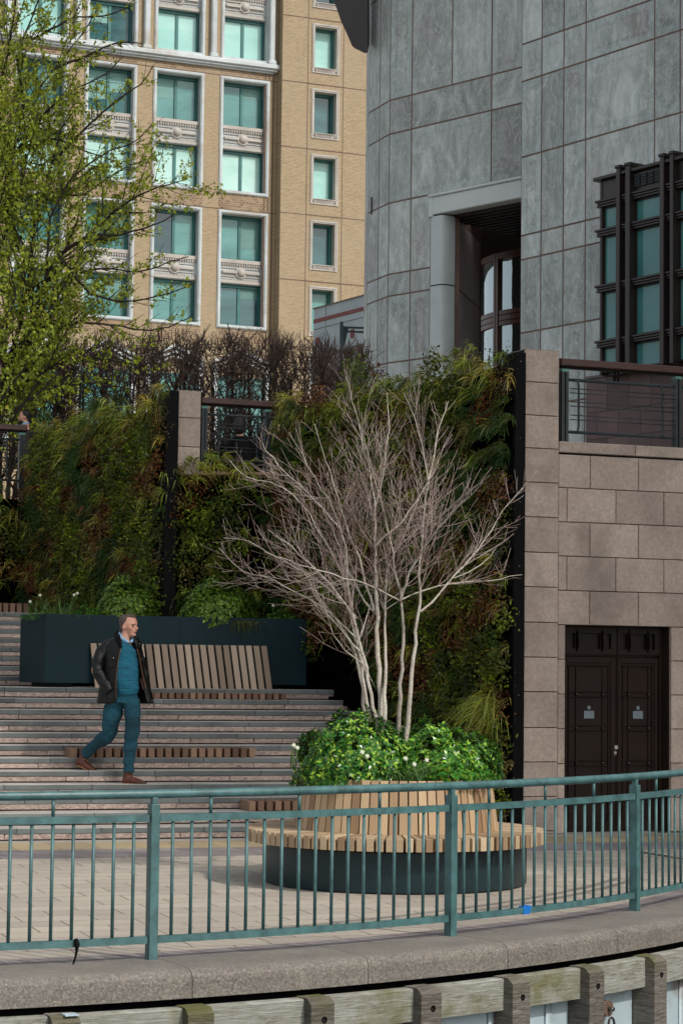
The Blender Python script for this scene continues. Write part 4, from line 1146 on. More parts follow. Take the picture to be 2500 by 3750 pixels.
# ---- lime tree with young leaves at the left
def lime():
    rr = random.Random(9); Y = 36.0
    base = yp(-150, 1500, Y); base.z = zc-.12
    rt = root('lime_tree', base, 'large spreading tree with fresh yellow green spring leaves at the left', 'tree')
    limbs = [
     [(-150,1950),(-60,1600),(0,1420),(60,1300),(130,1160),(170,1020),(215,930),(330,860),(430,760),(560,690),(690,655)],
     [(-60,1600),(20,1350),(75,1200),(110,1000),(130,800),(190,600),(230,450),(300,380)],
     [(-100,1500),(20,1450),(110,1390),(190,1340),(330,1310),(480,1330),(590,1350)],
     [(60,1300),(150,1190),(300,1180),(420,1190),(540,1215),(650,1190),(705,1150)],
     [(130,1160),(240,1010),(380,980),(520,1000),(640,950),(690,940)],
     [(170,1020),(180,800),(260,650),(380,560),(500,520),(560,450)],
     [(110,1000),(40,800),(30,600),(90,400),(200,250),(300,130),(360,30)],
     [(190,600),(300,480),(420,370),(530,300),(560,240)],
     [(20,1350),(-40,1000),(-60,700),(-20,400),(30,200),(60,0),(80,-200)],
     [(90,400),(60,200),(120,60),(180,-100)],
     [(200,250),(330,200),(430,150),(520,160)],
     [(-40,1000),(60,760),(140,700),(300,720),(440,620),(600,560)],
     [(330,860),(450,860),(580,820),(640,780)],
     [(110,1390),(220,1420),(330,1400),(450,1420),(560,1440)],
     [(0,1420),(100,1470),(220,1480),(340,1470)],
     [(215,930),(330,1080),(460,1110),(600,1080),(690,1050)],
     [(-60,700),(60,560),(200,500),(330,560),(450,600)],
     [(30,200),(160,120),(280,60),(400,60),(480,20)],
     [(30,600),(150,430),(260,330),(380,280),(450,210)],
     [(0,1420),(-20,1250),(60,1100),(40,950),(0,880)],
    ]
    tr, tw = MB(), MB(); lp = []
    for i, pl in enumerate(limbs):
        n = len(pl); yy = rr.uniform(-1.2, 1.6)
        y0 = 0 if i < 3 else yy*.35
        path = [yp(px, py, Y+y0+(yy-y0)*(k/(n-1))) for k, (px, py) in enumerate(pl)]
        r0 = .085 if i == 0 else (.05 if i in (1,2,8) else .026)
        branchy(tr, tw, path, r0, .008, 0, rr, (3, [6.4, 6.8, 6.0]), .42, .06, 1.0, leafpts=lp, tipr=.0035, start=.15, leafmin=2)
    g = Veg(); n = len(lp); print('lime leaf points', n)
    P = np.array([p for p, t in lp]); T = np.array([t for p, t in lp])
    keep = rng.random(n) < min(1, 46000/n); P, T = P[keep], T[keep]; n = len(P)
    for q in range(2):
        D = T*.5+rng.normal(size=(n,3))*.7+np.array([0,0,-.75])
        L = rng.uniform(.042,.084,n); C = colr('#aebc44', n, .28)
        yel = rng.random(n) < .3; C[yel] = colr('#c8d45c', int(yel.sum()), .2)
        g.leaves(P+rng.normal(size=(n,3))*.025, D, L, L*rng.uniform(.6,.85,n), C, cup=.2)
    g.build('leaves', M['leaf'], rt); build('trunk', tr, M['bark'], rt, recalc=False); build('twigs', tw, M['bark'], rt, recalc=False)
lime()
# ================================================================== grey stone tower
def _slate():
    n = N('veined_grey_green_stone')
    uv = n.new('ShaderNodeUVMap', uv_map='UVMap')
    pos = n.new('ShaderNodeNewGeometry').outputs['Position']
    ofs = n.new('ShaderNodeVectorMath', operation='ADD'); n.l(pos, ofs.inputs[0])
    rn = n.attr('rnd'); cb = n.new('ShaderNodeCombineXYZ')
    for i, k in enumerate((37.0, 11.0, 53.0)): n.l(n.math('MULTIPLY', rn, k), cb.inputs[i])
    n.l(cb.outputs[0], ofs.inputs[1]); v = ofs.outputs[0]
    rot = n.new('ShaderNodeVectorRotate', rotation_type='AXIS_ANGLE'); rot.inputs['Axis'].default_value = (.5,-.85,0); n.l(v, rot.inputs['Vector']); n.l(n.math('MULTIPLY_ADD', n.math('FRACT', n.math('MULTIPLY', rn, 7.3)), 1.6, -.5), rot.inputs['Angle'])
    mp = n.mapping((1.1,1.1,.35), (0,0,0), rot.outputs[0])
    g = n.noise(1.6, 7, mp, .62, 1.6); g2 = n.noise(5.5, 8, mp, .72, 2.2)
    c = n.ramp(g, [(.28,'#8d9490'),(.46,'#a3aba7'),(.56,'#b4bbb7'),(.7,'#ccd2ce')])
    c = n.mix(n.ramp(g2, [(.56,(0,0,0)),(.62,(.5,.5,.5))]), c, '#d4dbd6')
    c = n.mix(n.ramp(n.noise(.55, 4, v), [(.45,(0,0,0)),(.7,(.55,.55,.55))]), c, '#8d8482')
    # weathered pale border inside each panel
    sp = n.new('ShaderNodeSeparateXYZ'); n.l(uv.outputs[0], sp.inputs[0])
    ex = n.math('MINIMUM', sp.outputs[0], sp.outputs[2]) if False else None
    a = n.attr('edge'); wv = n.math('ADD', a, n.math('MULTIPLY', n.math('SUBTRACT', n.noise(7,4,v), .5), .16))
    bd = n.new('ShaderNodeMapRange'); bd.inputs[1].default_value = .16; bd.inputs[2].default_value = .10; n.l(wv, bd.inputs[0])
    c = n.mix(n.math('MULTIPLY', bd.outputs[0], n.math('MULTIPLY_ADD', n.math('FRACT', n.math('MULTIPLY', rn, 13.7)), .45, .0)), c, '#a3b5b4')
    sb = n.new('ShaderNodeMapRange'); sb.inputs[1].default_value = .05; sb.inputs[2].default_value = .0; n.l(n.math('ABSOLUTE', n.math('SUBTRACT', wv, .17)), sb.inputs[0])
    c = n.mix(n.math('MULTIPLY', sb.outputs[0], n.math('MULTIPLY', n.math('FRACT', n.math('MULTIPLY', rn, 13.7)), .35)), c, '#6d6664')
    st = n.noise(3, 5, n.mapping((5,5,.35), (0,0,0), pos), .65)
    c = n.mix(n.ramp(st, [(.55,(0,0,0)),(.75,(.45,.45,.45))]), c, '#727776')
    c = mult(n, c, .36, rn); c = mult(n, c, .16, n.noise(60, 3, v)); vn = n.math('ABSOLUTE', n.math('SUBTRACT', n.noise(2.2, 9, mp, .6, 3.0), .5)); c = n.mix(n.ramp(vn, [(.0,(.55,.55,.55)),(.022,(0,0,0))]), c, '#dfe5e2'); n.color(c); n.rough(.62); n.bump(g2, .15, .01); return n.m
M['slate'] = _slate()
M['joint'] = mat('reddish_brown_joint', '#7d665c', '#665049', 2, .8, 0)
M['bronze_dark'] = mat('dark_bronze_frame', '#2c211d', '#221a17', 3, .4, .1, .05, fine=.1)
def glassmat(name, c1, c2, rough=.04, spec=.9, sc=.5, mix_=.6):
    n = N(name); c = n.ramp(n.noise(sc, 3), [(.35,c1),(.65,c2)]); n.color(c); n.rough(rough); n.b.inputs['Specular IOR Level'].default_value = spec
    n.bump(n.noise(.8, 2), .04, .05); return n.m
M['bay_glass'] = glassmat('teal_tinted_glass', '#3c7676', '#54908c', .12, .45)
M['mirror_glass'] = (lambda n: (n.color('#9aa6a8'), n.rough(.02), setattr(n.b.inputs['Metallic'], 'default_value', .85), n.bump(n.noise(1.2, 2), .15, .05), n.m)[-1])(N('reflective_glass'))
class Panels:
    """cladding panels with an 'edge' attribute = distance from the panel border"""
    def __init__(s): s.mb = MB(); s.edge = []; s.vcount = 0
    def panel(s, W, u0, u1, z0, z1, o, g=.020, th=.03, rnd=None):
        u0 += g; u1 -= g; z0 += g; z1 -= g
        if u1-u0 < .03 or z1-z0 < .03: return
        rnd = random.random() if rnd is None else rnd
        nu = max(2, int((u1-u0)/.16)+1); nzz = max(2, int((z1-z0)/.16)+1)
        vs = []; eg = []
        for j in range(nzz+1):
            for i in range(nu+1):
                a = u0+(u1-u0)*i/nu; c = z0+(z1-z0)*j/nzz
                vs.append(W.P(a, c, o)); eg.append(min(a-u0, u1-a, c-z0, z1-c))
        fs = [(j*(nu+1)+i, j*(nu+1)+i+1, (j+1)*(nu+1)+i+1, (j+1)*(nu+1)+i) for j in range(nzz) for i in range(nu)]
        k = len(vs)
        for a, c in ((u0,z0),(u1,z0),(u1,z1),(u0,z1)): vs.append(W.P(a, c, o-th)); eg.append(0)
        cr = [0, nu, (nzz+1)*(nu+1)-1, nzz*(nu+1)]
        for q in range(4): fs.append((k+q, k+(q+1)%4, cr[(q+1)%4], cr[q]))
        s.mb.add(vs, fs, rnd); s.edge += eg
    def build(s, name, mt, parent):
        o = build(name, s.mb, mt, parent, recalc=False)
        at = o.data.attributes.new('edge', 'FLOAT', 'POINT'); at.data.foreach_set('value', np.array(s.edge, dtype=np.float32))
        o.data.uv_layers.new(name='UVMap'); return o
random.seed(77)
TY = 45.0
TP = yp(1903, 1200, TY); TRW = Wall(TP, -54.3)
zl = [3.9, 7.26, 8.83, 10.38, 10.89, 12.56, 14.18, 14.98, 17.6, 18.15, 19.9, 21.5, 24, 27, 30, 33, 36]
zl[0] = zc-.13
TW2 = root('stone_tower', TRW.P(0, zl[0], -1), 'round cornered tower clad in veined grey green stone with dark joints, upper right', 'building')
TLp = yp(1903, 1200, 46.7); q = yp(1418, 1200, 49.6); _d = TLp-q
TL = Wall(q, math.degrees(math.atan2(_d.y, _d.x))); TLL = _d.length
q2 = yp(1342, 1200, 50.75); _d = Vector((q.x,q.y,0))-Vector((q2.x,q2.y,0)); TC = Wall(q2, math.degrees(math.atan2(_d.y, _d.x))); TCL = _d.length
q3 = yp(1331, 1200, 52.4); _d = Vector((q2.x,q2.y,0))-Vector((q3.x,q3.y,0)); TE = Wall(q3, math.degrees(math.atan2(_d.y, _d.x))); TEL = _d.length
Pn = Panels(); core = MB()
# core
def corew(W, u0, u1, z0, z1, o=-.006, th=.5): core.wbox(W, u0, u1, z0, z1, o-th, o)
Uw0 = TL.uz(1575, 1000)[0]; zlin = 12.06
corew(TRW, 0, 14, zl[0], 36); corew(TL, 0, Uw0, zl[0], 36); corew(TL, Uw0, TLL+.2, 12.56, 36); corew(TC, 0, TCL, zl[0], 36); corew(TE, 0, TEL, zl[0], 36)
build('wall', core, M['joint'], TW2)
ur = lambda x: TRW.uz(x, 900)[0]; ul = lambda x: TL.uz(x, 600)[0]
urs = [0.0, ur(1979), ur(2060), ur(2141), ur(2394), ur(2488), ur(2570), ur(2660), ur(2760), ur(3000)]
uls = [0.0, ul(1505), ul(1652), ul(1797), TLL+.05]
BU = TRW.uz(2196, 1000)[0]; BT = TRW.uz(2196, 655)[1]
for j in range(len(zl)-1):
    z0, z1 = zl[j], zl[j+1]
    for i in range(len(urs)-1):
        a, b_ = urs[i], urs[i+1]
        if z1 <= zl[3]+.01:
            if a >= BU: continue
            b_ = min(b_, BU+.1)
        Pn.panel(TRW, a, b_, z0, z1, 0)
    if z0 >= 12.5:
        us = uls if z0 > 14.9 else ([uls[0], uls[1], uls[3], uls[4]])
    else: us = [0.0, uls[1], Uw0]
    for i in range(len(us)-1): Pn.panel(TL, us[i], us[i+1], z0, z1, 0)
    for i in range(2): Pn.panel(TC, TCL*i/2*1.05 if i else 0, TCL*.52 if i == 0 else TCL, z0, z1, 0)
    Pn.panel(TE, 0, TEL, z0, z1, 0)
# reveal: rounded corner then flat side wall going back
Ur1 = ul(1628); 
RVp = TL.P(Ur1, 0, -.35)
rq = yp(1757, 1000, 51.6); _d = rq-RVp; RV = Wall(RVp, math.degrees(math.atan2(_d.y, _d.x))); RVL = Vector((_d.x,_d.y,0)).length
rz = [zl[0], TL.uz(1600, 1237, -.3)[1], TL.uz(1600, 1013, -.3)[1], zlin]
rzs = [zl[0]]+[8.72, 10.46]+[zlin]
Pj = Panels()
for j in range(3):
    Pj.panel(RV, .02, RVL, rzs[j], rzs[j+1], 0)
Pj.build('recess_jamb', mat('mauve_jamb_stone', '#a39a99', '#8c8383', .8, .6, .1, fine=.2, fscale=3), TW2)
Pn.build('stone_cladding', M['slate'], TW2)
cb_ = MB()
for j in range(3):
    z0, z1 = rzs[j]+.014, rzs[j+1]-.014
    pts = []
    p0 = TL.P(Uw0, 0, 0); p2 = RV.P(.0, 0, 0); p1 = TL.P(Ur1-.01, 0, .0)
    pm = p0*.3+p1*.7; pts.append(p0)
    for k in range(8):
        t = k/7; pts.append(pm*(1-t)**2+p1*2*t*(1-t)+p2*t*t)
    for k in range(8): cb_.add([pts[k]+Vector((0,0,z0)), pts[k+1]+Vector((0,0,z0)), pts[k+1]+Vector((0,0,z1)), pts[k]+Vector((0,0,z1))], [(0,1,2,3)], .8, True)
build('rounded_corner', cb_, mat('pale_smooth_stone', '#c6cfce', '#b8c2c2', 1.5, .6, 0, fine=.15), TW2)
core2 = MB(); core2.wbox(RV, 0, RVL+.3, zl[0], 12.5, -.4, -.03)
core2.add([TL.P(Uw0+.03,z,-.06) for z in (zl[0], 12.5)]+[TL.P(Ur1,z,-.5) for z in (12.5, zl[0])], [(0,1,2,3)])
build('recess_wall', core2, M['joint'], TW2)
lm = MB(); lm.cbox(TL, Uw0-.02, TLL+.1, zlin+.02, 12.49, -.35, .02, .02); lm.cbox(TL, Uw0-.05, TLL+.1, 12.49, 12.56, -.35, .06, .015)
lm.cbox(TL, Uw0-.05, Uw0+.07, zlin-.02, 12.49, -.33, .035, .01)
build('lintel', lm, mat('pale_grey_lintel', '#cfd6d3', '#c2cac6', .8, .5, 0, fine=.08), TW2)
so_ = MB()
for k in range(14): so_.wbox(TL, Uw0+.03, TLL+1.2, zlin-.03, zlin+.015, -.45-k*.24, -.33-k*.24)
so_.wbox(TL, Uw0, TLL+1.2, zlin+.016, zlin+.05, -4, -.3)
build('soffit_louvres', so_, M['bronze_dark'], TW2)
# curved window in the recess: cylinder seen convex
wc = yp(2105, 1000, 54.2); wc.z = 0; wr = 2.4
def wa(px):
    best = None
    for i in range(900):
        a = -math.pi*i/900
        p = Vector((wc.x+wr*math.cos(a), wc.y+wr*math.sin(a), 9)); e_ = abs(pxof(p)[0]-px)
        if best is None or e_ < best[0]: best = (e_, a)
    return best[1]
aw0, aw1, aw2, aw3 = -math.pi*1.0, wa(1812), wa(1827), -math.pi*.35
zt0, zt1 = 10.25, 10.62
wf = MB()
for (z0, z1) in ((zt0, zt0+.10), (zt0+.12, zt0+.24), (zt0+.26, zt0+.37)):
    wf.ring(wc, [(wr-.05,z0),(wr-.05,z1),(wr+.05,z1),(wr+.05,z0)], aw0, aw3, 40, closed=True, smooth=False)
wf.ring(wc, [(wr-.05,zlin-.15),(wr-.05,zlin),(wr+.06,zlin),(wr+.06,zlin-.15)], aw0, aw3, 40, closed=True, smooth=False)
for (a, b_) in ((aw1, aw1+(aw2-aw1)*.42), (aw1+(aw2-aw1)*.55, aw2)):
    wf.ring(wc, [(wr-.05,4.1),(wr-.05,zlin),(wr+.07,zlin),(wr+.07,4.1)], a, b_, 3, closed=True, smooth=False)
fr = build('curved_window', wf, mat('brown_window_frame', '#7a4c38', '#653d2e', 3, .35, 0, .05, fine=.1), TW2)
for (z0, z1) in ((4.2, zt0-.005), (zt0+.375, zlin-.16)):
    for (a, b_) in ((aw0, aw1), (aw2, aw3)):
        g = MB(); g.ring(wc, [(wr-.01,z0),(wr-.01,z1)], a, b_, 30); build('curved_pane', g, M['mirror_glass'], fr)
# top slab high on the left: dark bowl shaped canopy
def canopy():
    D = 51.0; pl = [(1224,-60),(1222,0),(1248,77),(1268,120),(1289,169),(1300,178),(1334,194),(1345,194),(1345,-60)]
    A = [yp(x, y, D-.8) for x, y in pl]; B = [p+Vector((.05,.5,.35)) for p in A]
    n = len(A); mb = MB(); mb.add(A+B, [tuple(range(n))[::-1], tuple(range(n,2*n))]+[(i,(i+1)%n,n+(i+1)%n,n+i) for i in range(n)])
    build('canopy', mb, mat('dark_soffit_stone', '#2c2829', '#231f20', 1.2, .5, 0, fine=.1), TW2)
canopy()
# ---- bay window
BW = Wall(TRW.P(0, 0, .45), -54.3); BW = Wall(BW.P(BW.uz(2196, 1000)[0], 0), -54.3)
BY = root('bay_window', BW.P(1.5, zc, 0), 'dark bronze framed projecting bay window with teal glass on the grey tower', 'bay window')
bu = lambda x: BW.uz(x, 900)[0]; bz = lambda x, y: BW.uz(x, y)[1]
yb = BW.uz(2270, 1345)[1]
bt = bz(2270, 632)
levels = [(bz(2270,718), bz(2270,744)), (bz(2270,826), bz(2270,852)), (bz(2270,1032), bz(2270,1058)), (bz(2270,1237), bz(2270,1263))]
cols = [(2270,2283),(2304,2320),(2430,2444),(2467,2479),(2600,2614),(2640,2654)]
cu = [(bu(a), bu(b_)) for a, b_ in cols]
ueb = cu[-1][1]+.3
mb = MB(); mb.wbox(BW, .05, ueb, yb-.1, bt-.05, -.5, -.1); build('carcass', mb, M['bronze_dark'], BY)
mb = MB()
for a, b_ in cu:
    mb.cbox(BW, a, b_, yb-.1, bt+.06, -.1, .13, .01); mb.cbox(BW, a-.02, b_+.02, bt+.06, bt+.12, -.5, .15, .01)
mb.cbox(BW, 0, .06, yb-.1, bt-.1, -.45, .02, .01)
build('mullions', mb, M['bronze_dark'], BY)
mb = MB()
for z1, z0 in levels:
    h = z1-z0
    mb.cbox(BW, -.06, ueb, z0, z0+h*.3, -.4, .05, .008); mb.cbox(BW, -.03, ueb, z0+h*.33, z0+h*.63, -.4, .07, .008); mb.cbox(BW, -.08, ueb, z0+h*.68, z1, -.4, .09, .008)
build('rails', mb, M['bronze_dark'], BY)
mb = MB(); mb.cbox(BW, -.12, ueb, bt-.07, bt, -.45, .10, .012); mb.cbox(BW, 0, ueb, levels[0][0], bt-.07, -.3, -.0, .01)
hd = build('header_panel', mb, M['bronze_dark'], BY)
mb = MB()
a, b_ = cu[1][1]+.05, cu[2][0]-.03; z0, z1 = levels[0][0]+.10, bt-.12
for c in range(4):
    for k in range(6):
        x0 = a+(b_-a)*c/4; x1 = a+(b_-a)*(c+.8)/4; z = z0+(z1-z0)*k/6
        mb.hexa([BW.P(x0,z,.0),BW.P(x1,z,.0),BW.P(x1,z,.05),BW.P(x0,z,.05),BW.P(x0,z+.035,.0),BW.P(x1,z+.035,.0),BW.P(x1,z+.02,.05),BW.P(x0,z+.02,.05)])
build('vent_louvres', mb, M['grey_metal'], BY)
zz_ = [yb-.05]+[x for z1, z0 in reversed(levels) for x in (z0, z1)]
xs = [.06]+[x for a, b_ in cu for x in (a, b_)]+[ueb]
for j in range(0, len(zz_)-1, 2):
    for i in range(0, len(xs)-1, 2):
        a, b_, z0, z1 = xs[i], xs[i+1], zz_[j], zz_[j+1]
        if b_-a < .08: continue
        mb = MB(); f_ = .03
        mb.wbox(BW, a, a+f_, z0, z1, -.09, -.03); mb.wbox(BW, b_-f_, b_, z0, z1, -.09, -.03); mb.wbox(BW, a+f_, b_-f_, z0, z0+f_, -.09, -.03); mb.wbox(BW, a+f_, b_-f_, z1-f_, z1, -.09, -.03)
        sf = build('window_sash', mb, M['bronze_dark'], BY)
        mb = MB(); mb.wbox(BW, a+f_, b_-f_, z0+f_, z1-f_, -.08, -.06); build('pane', mb, M['bay_glass'], sf)
# pinkish base under the bay
BB = Wall(TRW.P(TRW.uz(2160, 1500)[0], 0, .12), -54.3)
bp = Panels(); ztb = BB.uz(2162, 1388)[1]
mb = MB(); mb.wbox(BB, 0, 10, zc-.13, ztb-.01, -1, -.02); 
bs = root('bay_plinth', BB.P(1, zc-.13, 0), 'mauve brown stone plinth under the bronze bay window, behind the right terrace railing', 'plinth')
build('plinth_core', mb, M['joint'], bs)
lv = [zc-.13, BB.uz(2165,1610)[1], BB.uz(2165,1512)[1], ztb]
lv = sorted(lv)
for j in range(len(lv)-1):
    u = 0 if j % 2 == 0 else -.3
    while u < 8:
        bp.panel(BB, max(u,0), u+.62, lv[j], lv[j+1], 0, .006); u += .62
o_ = bp.build('plinth_stones', mat('mauve_brown_stone', '#6a5654', '#5a4a49', 2, .7, .2, fine=.2), bs)
mb = MB(); mb.cbox(BB, -.02, 10, ztb, ztb+.06, -1, .03, .01); build('plinth_cap', mb, mat('pale_cap_stone','#7d7371','#6d6462'), bs)
# ================================================================== brick building
def _brick(name, c1, c2, mo, w=.235, h=.078):
    n = N(name)
    a = R(22.8)
    geo = n.new('ShaderNodeNewGeometry')
    sp = n.new('ShaderNodeSeparateXYZ'); n.l(geo.outputs['Position'], sp.inputs[0])
    uu_ = n.math('ADD', n.math('MULTIPLY', sp.outputs[0], math.cos(a)), n.math('MULTIPLY', sp.outputs[1], math.sin(a)))
    cb = n.new('ShaderNodeCombineXYZ'); n.l(uu_, cb.inputs[0]); n.l(sp.outputs[2], cb.inputs[1])
    b = n.new('ShaderNodeTexBrick'); b.offset = .5; n.l(cb.outputs[0], b.inputs['Vector']); b.inputs['Scale'].default_value = 1
    b.inputs['Brick Width'].default_value = w; b.inputs['Row Height'].default_value = h; b.inputs['Mortar Size'].default_value = .012; b.inputs['Mortar Smooth'].default_value = .2; b.inputs['Bias'].default_value = -.1
    b.inputs['Color1'].default_value = (*lin(c1),1); b.inputs['Color2'].default_value = (*lin(c2),1); b.inputs['Mortar'].default_value = (*lin(mo),1)
    c = b.outputs['Color']
    c = n.mix(n.ramp(n.noise(.28, 5, cb.outputs[0], .6), [(.4,(0,0,0)),(.68,(.55,.55,.55))]), c, '#95856f')
    c = mult(n, c, .55, n.noise(2.2, 6, n.mapping((1,3.2,1), (0,0,0), cb.outputs[0]), .75)); 
    c = n.mix(n.ramp(n.noise(.9, 6, n.mapping((3,.25,1), (0,0,0), cb.outputs[0]), .7), [(.56,(0,0,0)),(.75,(.35,.35,.35))]), c, '#5e4d3a'); n.color(c); n.rough(.85); return n.m
M['brick'] = _brick('buff_brick', '#917d5f', '#77664a', '#a3957c')
M['brick_d'] = _brick('patterned_brick', '#5a4534', '#8f795c', '#a08f76', .24, .13)
M['white'] = mat('white_stone_trim', '#b4bcbd', '#a2a8a8', .8, .7, .06, fine=.12, fscale=4, stain=('#9a938a', .35))
M['cream'] = mat('cream_stone', '#aaa59d', '#98928a', .8, .7, .06, fine=.1, fscale=5)
M['tealw'] = mat('teal_window_frame', '#2c6a66', '#255a58', 1, .5, .1, fine=.05)
M['reveal'] = mat('shaded_recess_stone', '#8d8480', '#7f7672', 1, .8, .1)
def winglass(name, c1, c2, gl=.25):
    n = N(name); v = n.new('ShaderNodeNewGeometry').outputs['Position']
    c = n.ramp(n.noise(.35, 4, n.mapping((.5,.5,1.6), (0,0,0), v), .6, .8), [(.35,c1),(.65,c2)])
    ln = n.new('ShaderNodeTexWave', wave_type='BANDS', bands_direction='DIAGONAL'); ln.inputs['Scale'].default_value = 1.1
    n.color(c); n.rough(.08); n.b.inputs['Specular IOR Level'].default_value = gl; n.bump(n.noise(.7, 2, v), .05, .05); return n.m
M['w_dark'] = winglass('dark_teal_window', '#2c4f52', '#3f6b6c', .6); M['w_mid'] = winglass('mid_teal_window', '#3f706e', '#5c8f8a', .5)
M['w_light'] = winglass('pale_blind_sky_window', '#86b8b0', '#a2cbc3', .3); M['w_bright'] = winglass('bright_blind_sky_window', '#9cc4bb', '#b6d6cd', .3); M['w_deep'] = winglass('deep_blue_window', '#122c33', '#20444a', .7)  # pale pane colours hold lit blinds and reflected sky
M['blind'] = mat('green_grey_blind', '#5f8a84', '#527a75', 1, .5, .25, fine=.05)
BD = 125.0; BP = yp(900, 800, BD); BF = Wall(BP, 22.8)
bU = lambda x, y=600: BF.uz(x, y)[0]
def bZ(x, y): return BF.uz(x, y)[1]
BR = root('brick_building', BF.P(0, 0, -5), 'tall buff brick office building with white framed teal windows behind the trees', 'building')
zB0, zB1 = 0.0, 52.0
uRr = bU(1012)           # start of projecting right section
per = BF.uz(800,764)[1]-BF.uz(800,1253)[1]   # 2 storey period
zF1 = BF.uz(797,705)[1]  # bottom outer of upper complete frame
zFt = BF.uz(800,276)[1]  # its top
fH = zFt-zF1
per = zF1-BF.uz(797,1199)[1]
fW0, fW1 = BF.uz(797,900)[0], BF.uz(979,900)[0]; fw = fW1-fW0
cs = BF.uz(805,300)[0]-BF.uz(561,280)[0]
print('brick', per, fH, fw, cs, (zF1))
cols_u = [fW0+cs*k for k in (0,-1,-2,-3,-4)]
rows_z = [zF1-per, zF1, zF1+per, zF1+2*per]
zG = zF1-per
# walls as pieces around frames (frames are inset boxes)
wl = MB(); dk = MB()
u_min = cols_u[-1]-3; 
edges_u = sorted(cols_u)
prev = u_min
for cu_ in edges_u:
    wl.wbox(BF, prev, cu_, zB0, zB1, -1.2, 0); prev = cu_+fw
wl.wbox(BF, prev, uRr+.1, zB0, zB1, -1.2, 0)
for cu_ in edges_u:
    zprev = zB0
    for rz_ in rows_z:
        tgt = dk if rz_ > zB0+1 else wl
        tgt.wbox(BF, cu_, cu_+fw, zprev if zprev > 0 else rz_-.9, rz_, -1.2, .004); 
        if zprev == 0: wl.wbox(BF, cu_, cu_+fw, zB0, rz_-.9, -1.2, 0)
        zprev = rz_+fH
# right projecting section
so_r = .75
wu0, wu1 = BF.uz(1141,300,so_r)[0], BF.uz(1242,310,so_r)[0]
wzb, wzt = BF.uz(1141,505,so_r)[1], BF.uz(1141,323,so_r)[1]; sp_ = BF.uz(1141,323,so_r)[1]-BF.uz(1138,563,so_r)[1]
wl.wbox(BF, uRr, wu0-.002, zB0, zB1, -1.2, so_r); wl.wbox(BF, wu1+.002, wu1+14, zB0, zB1, -1.2, so_r)
zp = zB0; rws = [wzb+sp_*k for k in range(-4, 5)]
for z in rws:
    wl.wbox(BF, wu0, wu1, zp, z, -1.2, so_r); zp = z+(wzt-wzb)
wl.wbox(BF, wu0, wu1, zp, zB1, -1.2, so_r)
mbk2 = MB(); mbk2.wbox(BF, u_min, wu1+14, zB0, zB1, -1.6, -1.25); build('inner_wall', mbk2, M['joint'], BR)
build('brick_wall', wl, M['brick'], BR); build('spandrel_brickwork', dk, M['brick_d'], BR)
# grooves: slim dark strips on the brick face paint in the recess shade
gr = MB()
for k in range(-5, 5):
    z = wzt+.27+sp_*k
    gr.wbox(BF, uRr, wu0-.28, z-.03, z+.03, so_r-.05, so_r+.003); gr.wbox(BF, wu1+.28, wu1+14, z-.03, z+.03, so_r-.05, so_r+.003); gr.wbox(BF, wu0-.28, wu1+.28, z-.03, z+.03, so_r-.05, so_r+.012)
for u in (wu0-.25, wu1+.25): gr.wbox(BF, u-.025, u+.025, zB0, zB1, so_r-.05, so_r+.004)
for rz_ in rows_z: gr.wbox(BF, u_min, uRr, rz_+fH+.02, rz_+fH+.07, -.05, .006)
for u in (uRr-.75, uRr-.5, uRr-.25): gr.wbox(BF, u-.04, u+.04, zB0, zF1+fH+.6, -.05, .01)
build('joint_shade_strips', gr, mat('joint_shade_brown', '#5d4635', rv=0), BR)
bright = {(1,0):['w_mid','w_bright'], (1,-1):['w_mid','w_bright'], (0,0):['w_mid','w_dark'], (0,-1):['w_mid','w_mid'], (2,0):['w_light','w_light'], (2,-1):['w_light','w_light'],
          (1,-2):['w_dark','w_bright'], (2,-2):['w_mid','w_dark'], (1,-3):['w_dark','w_bright'], (0,-2):['w_mid','w_mid'], (0,-3):['w_mid','w_mid'], (2,-3):['w_light','w_light']}
def tri_frame(mb, u0, u1, z0, z1, t, o0, o1):
    mb.wbox(BF, u0, u0+t, z0, z1, o0, o1); mb.wbox(BF, u1-t, u1, z0, z1, o0, o1); mb.wbox(BF, u0+t, u1-t, z0, z0+t, o0, o1); mb.wbox(BF, u0+t, u1-t, z1-t, z1, o0, o1)
b1 = .20
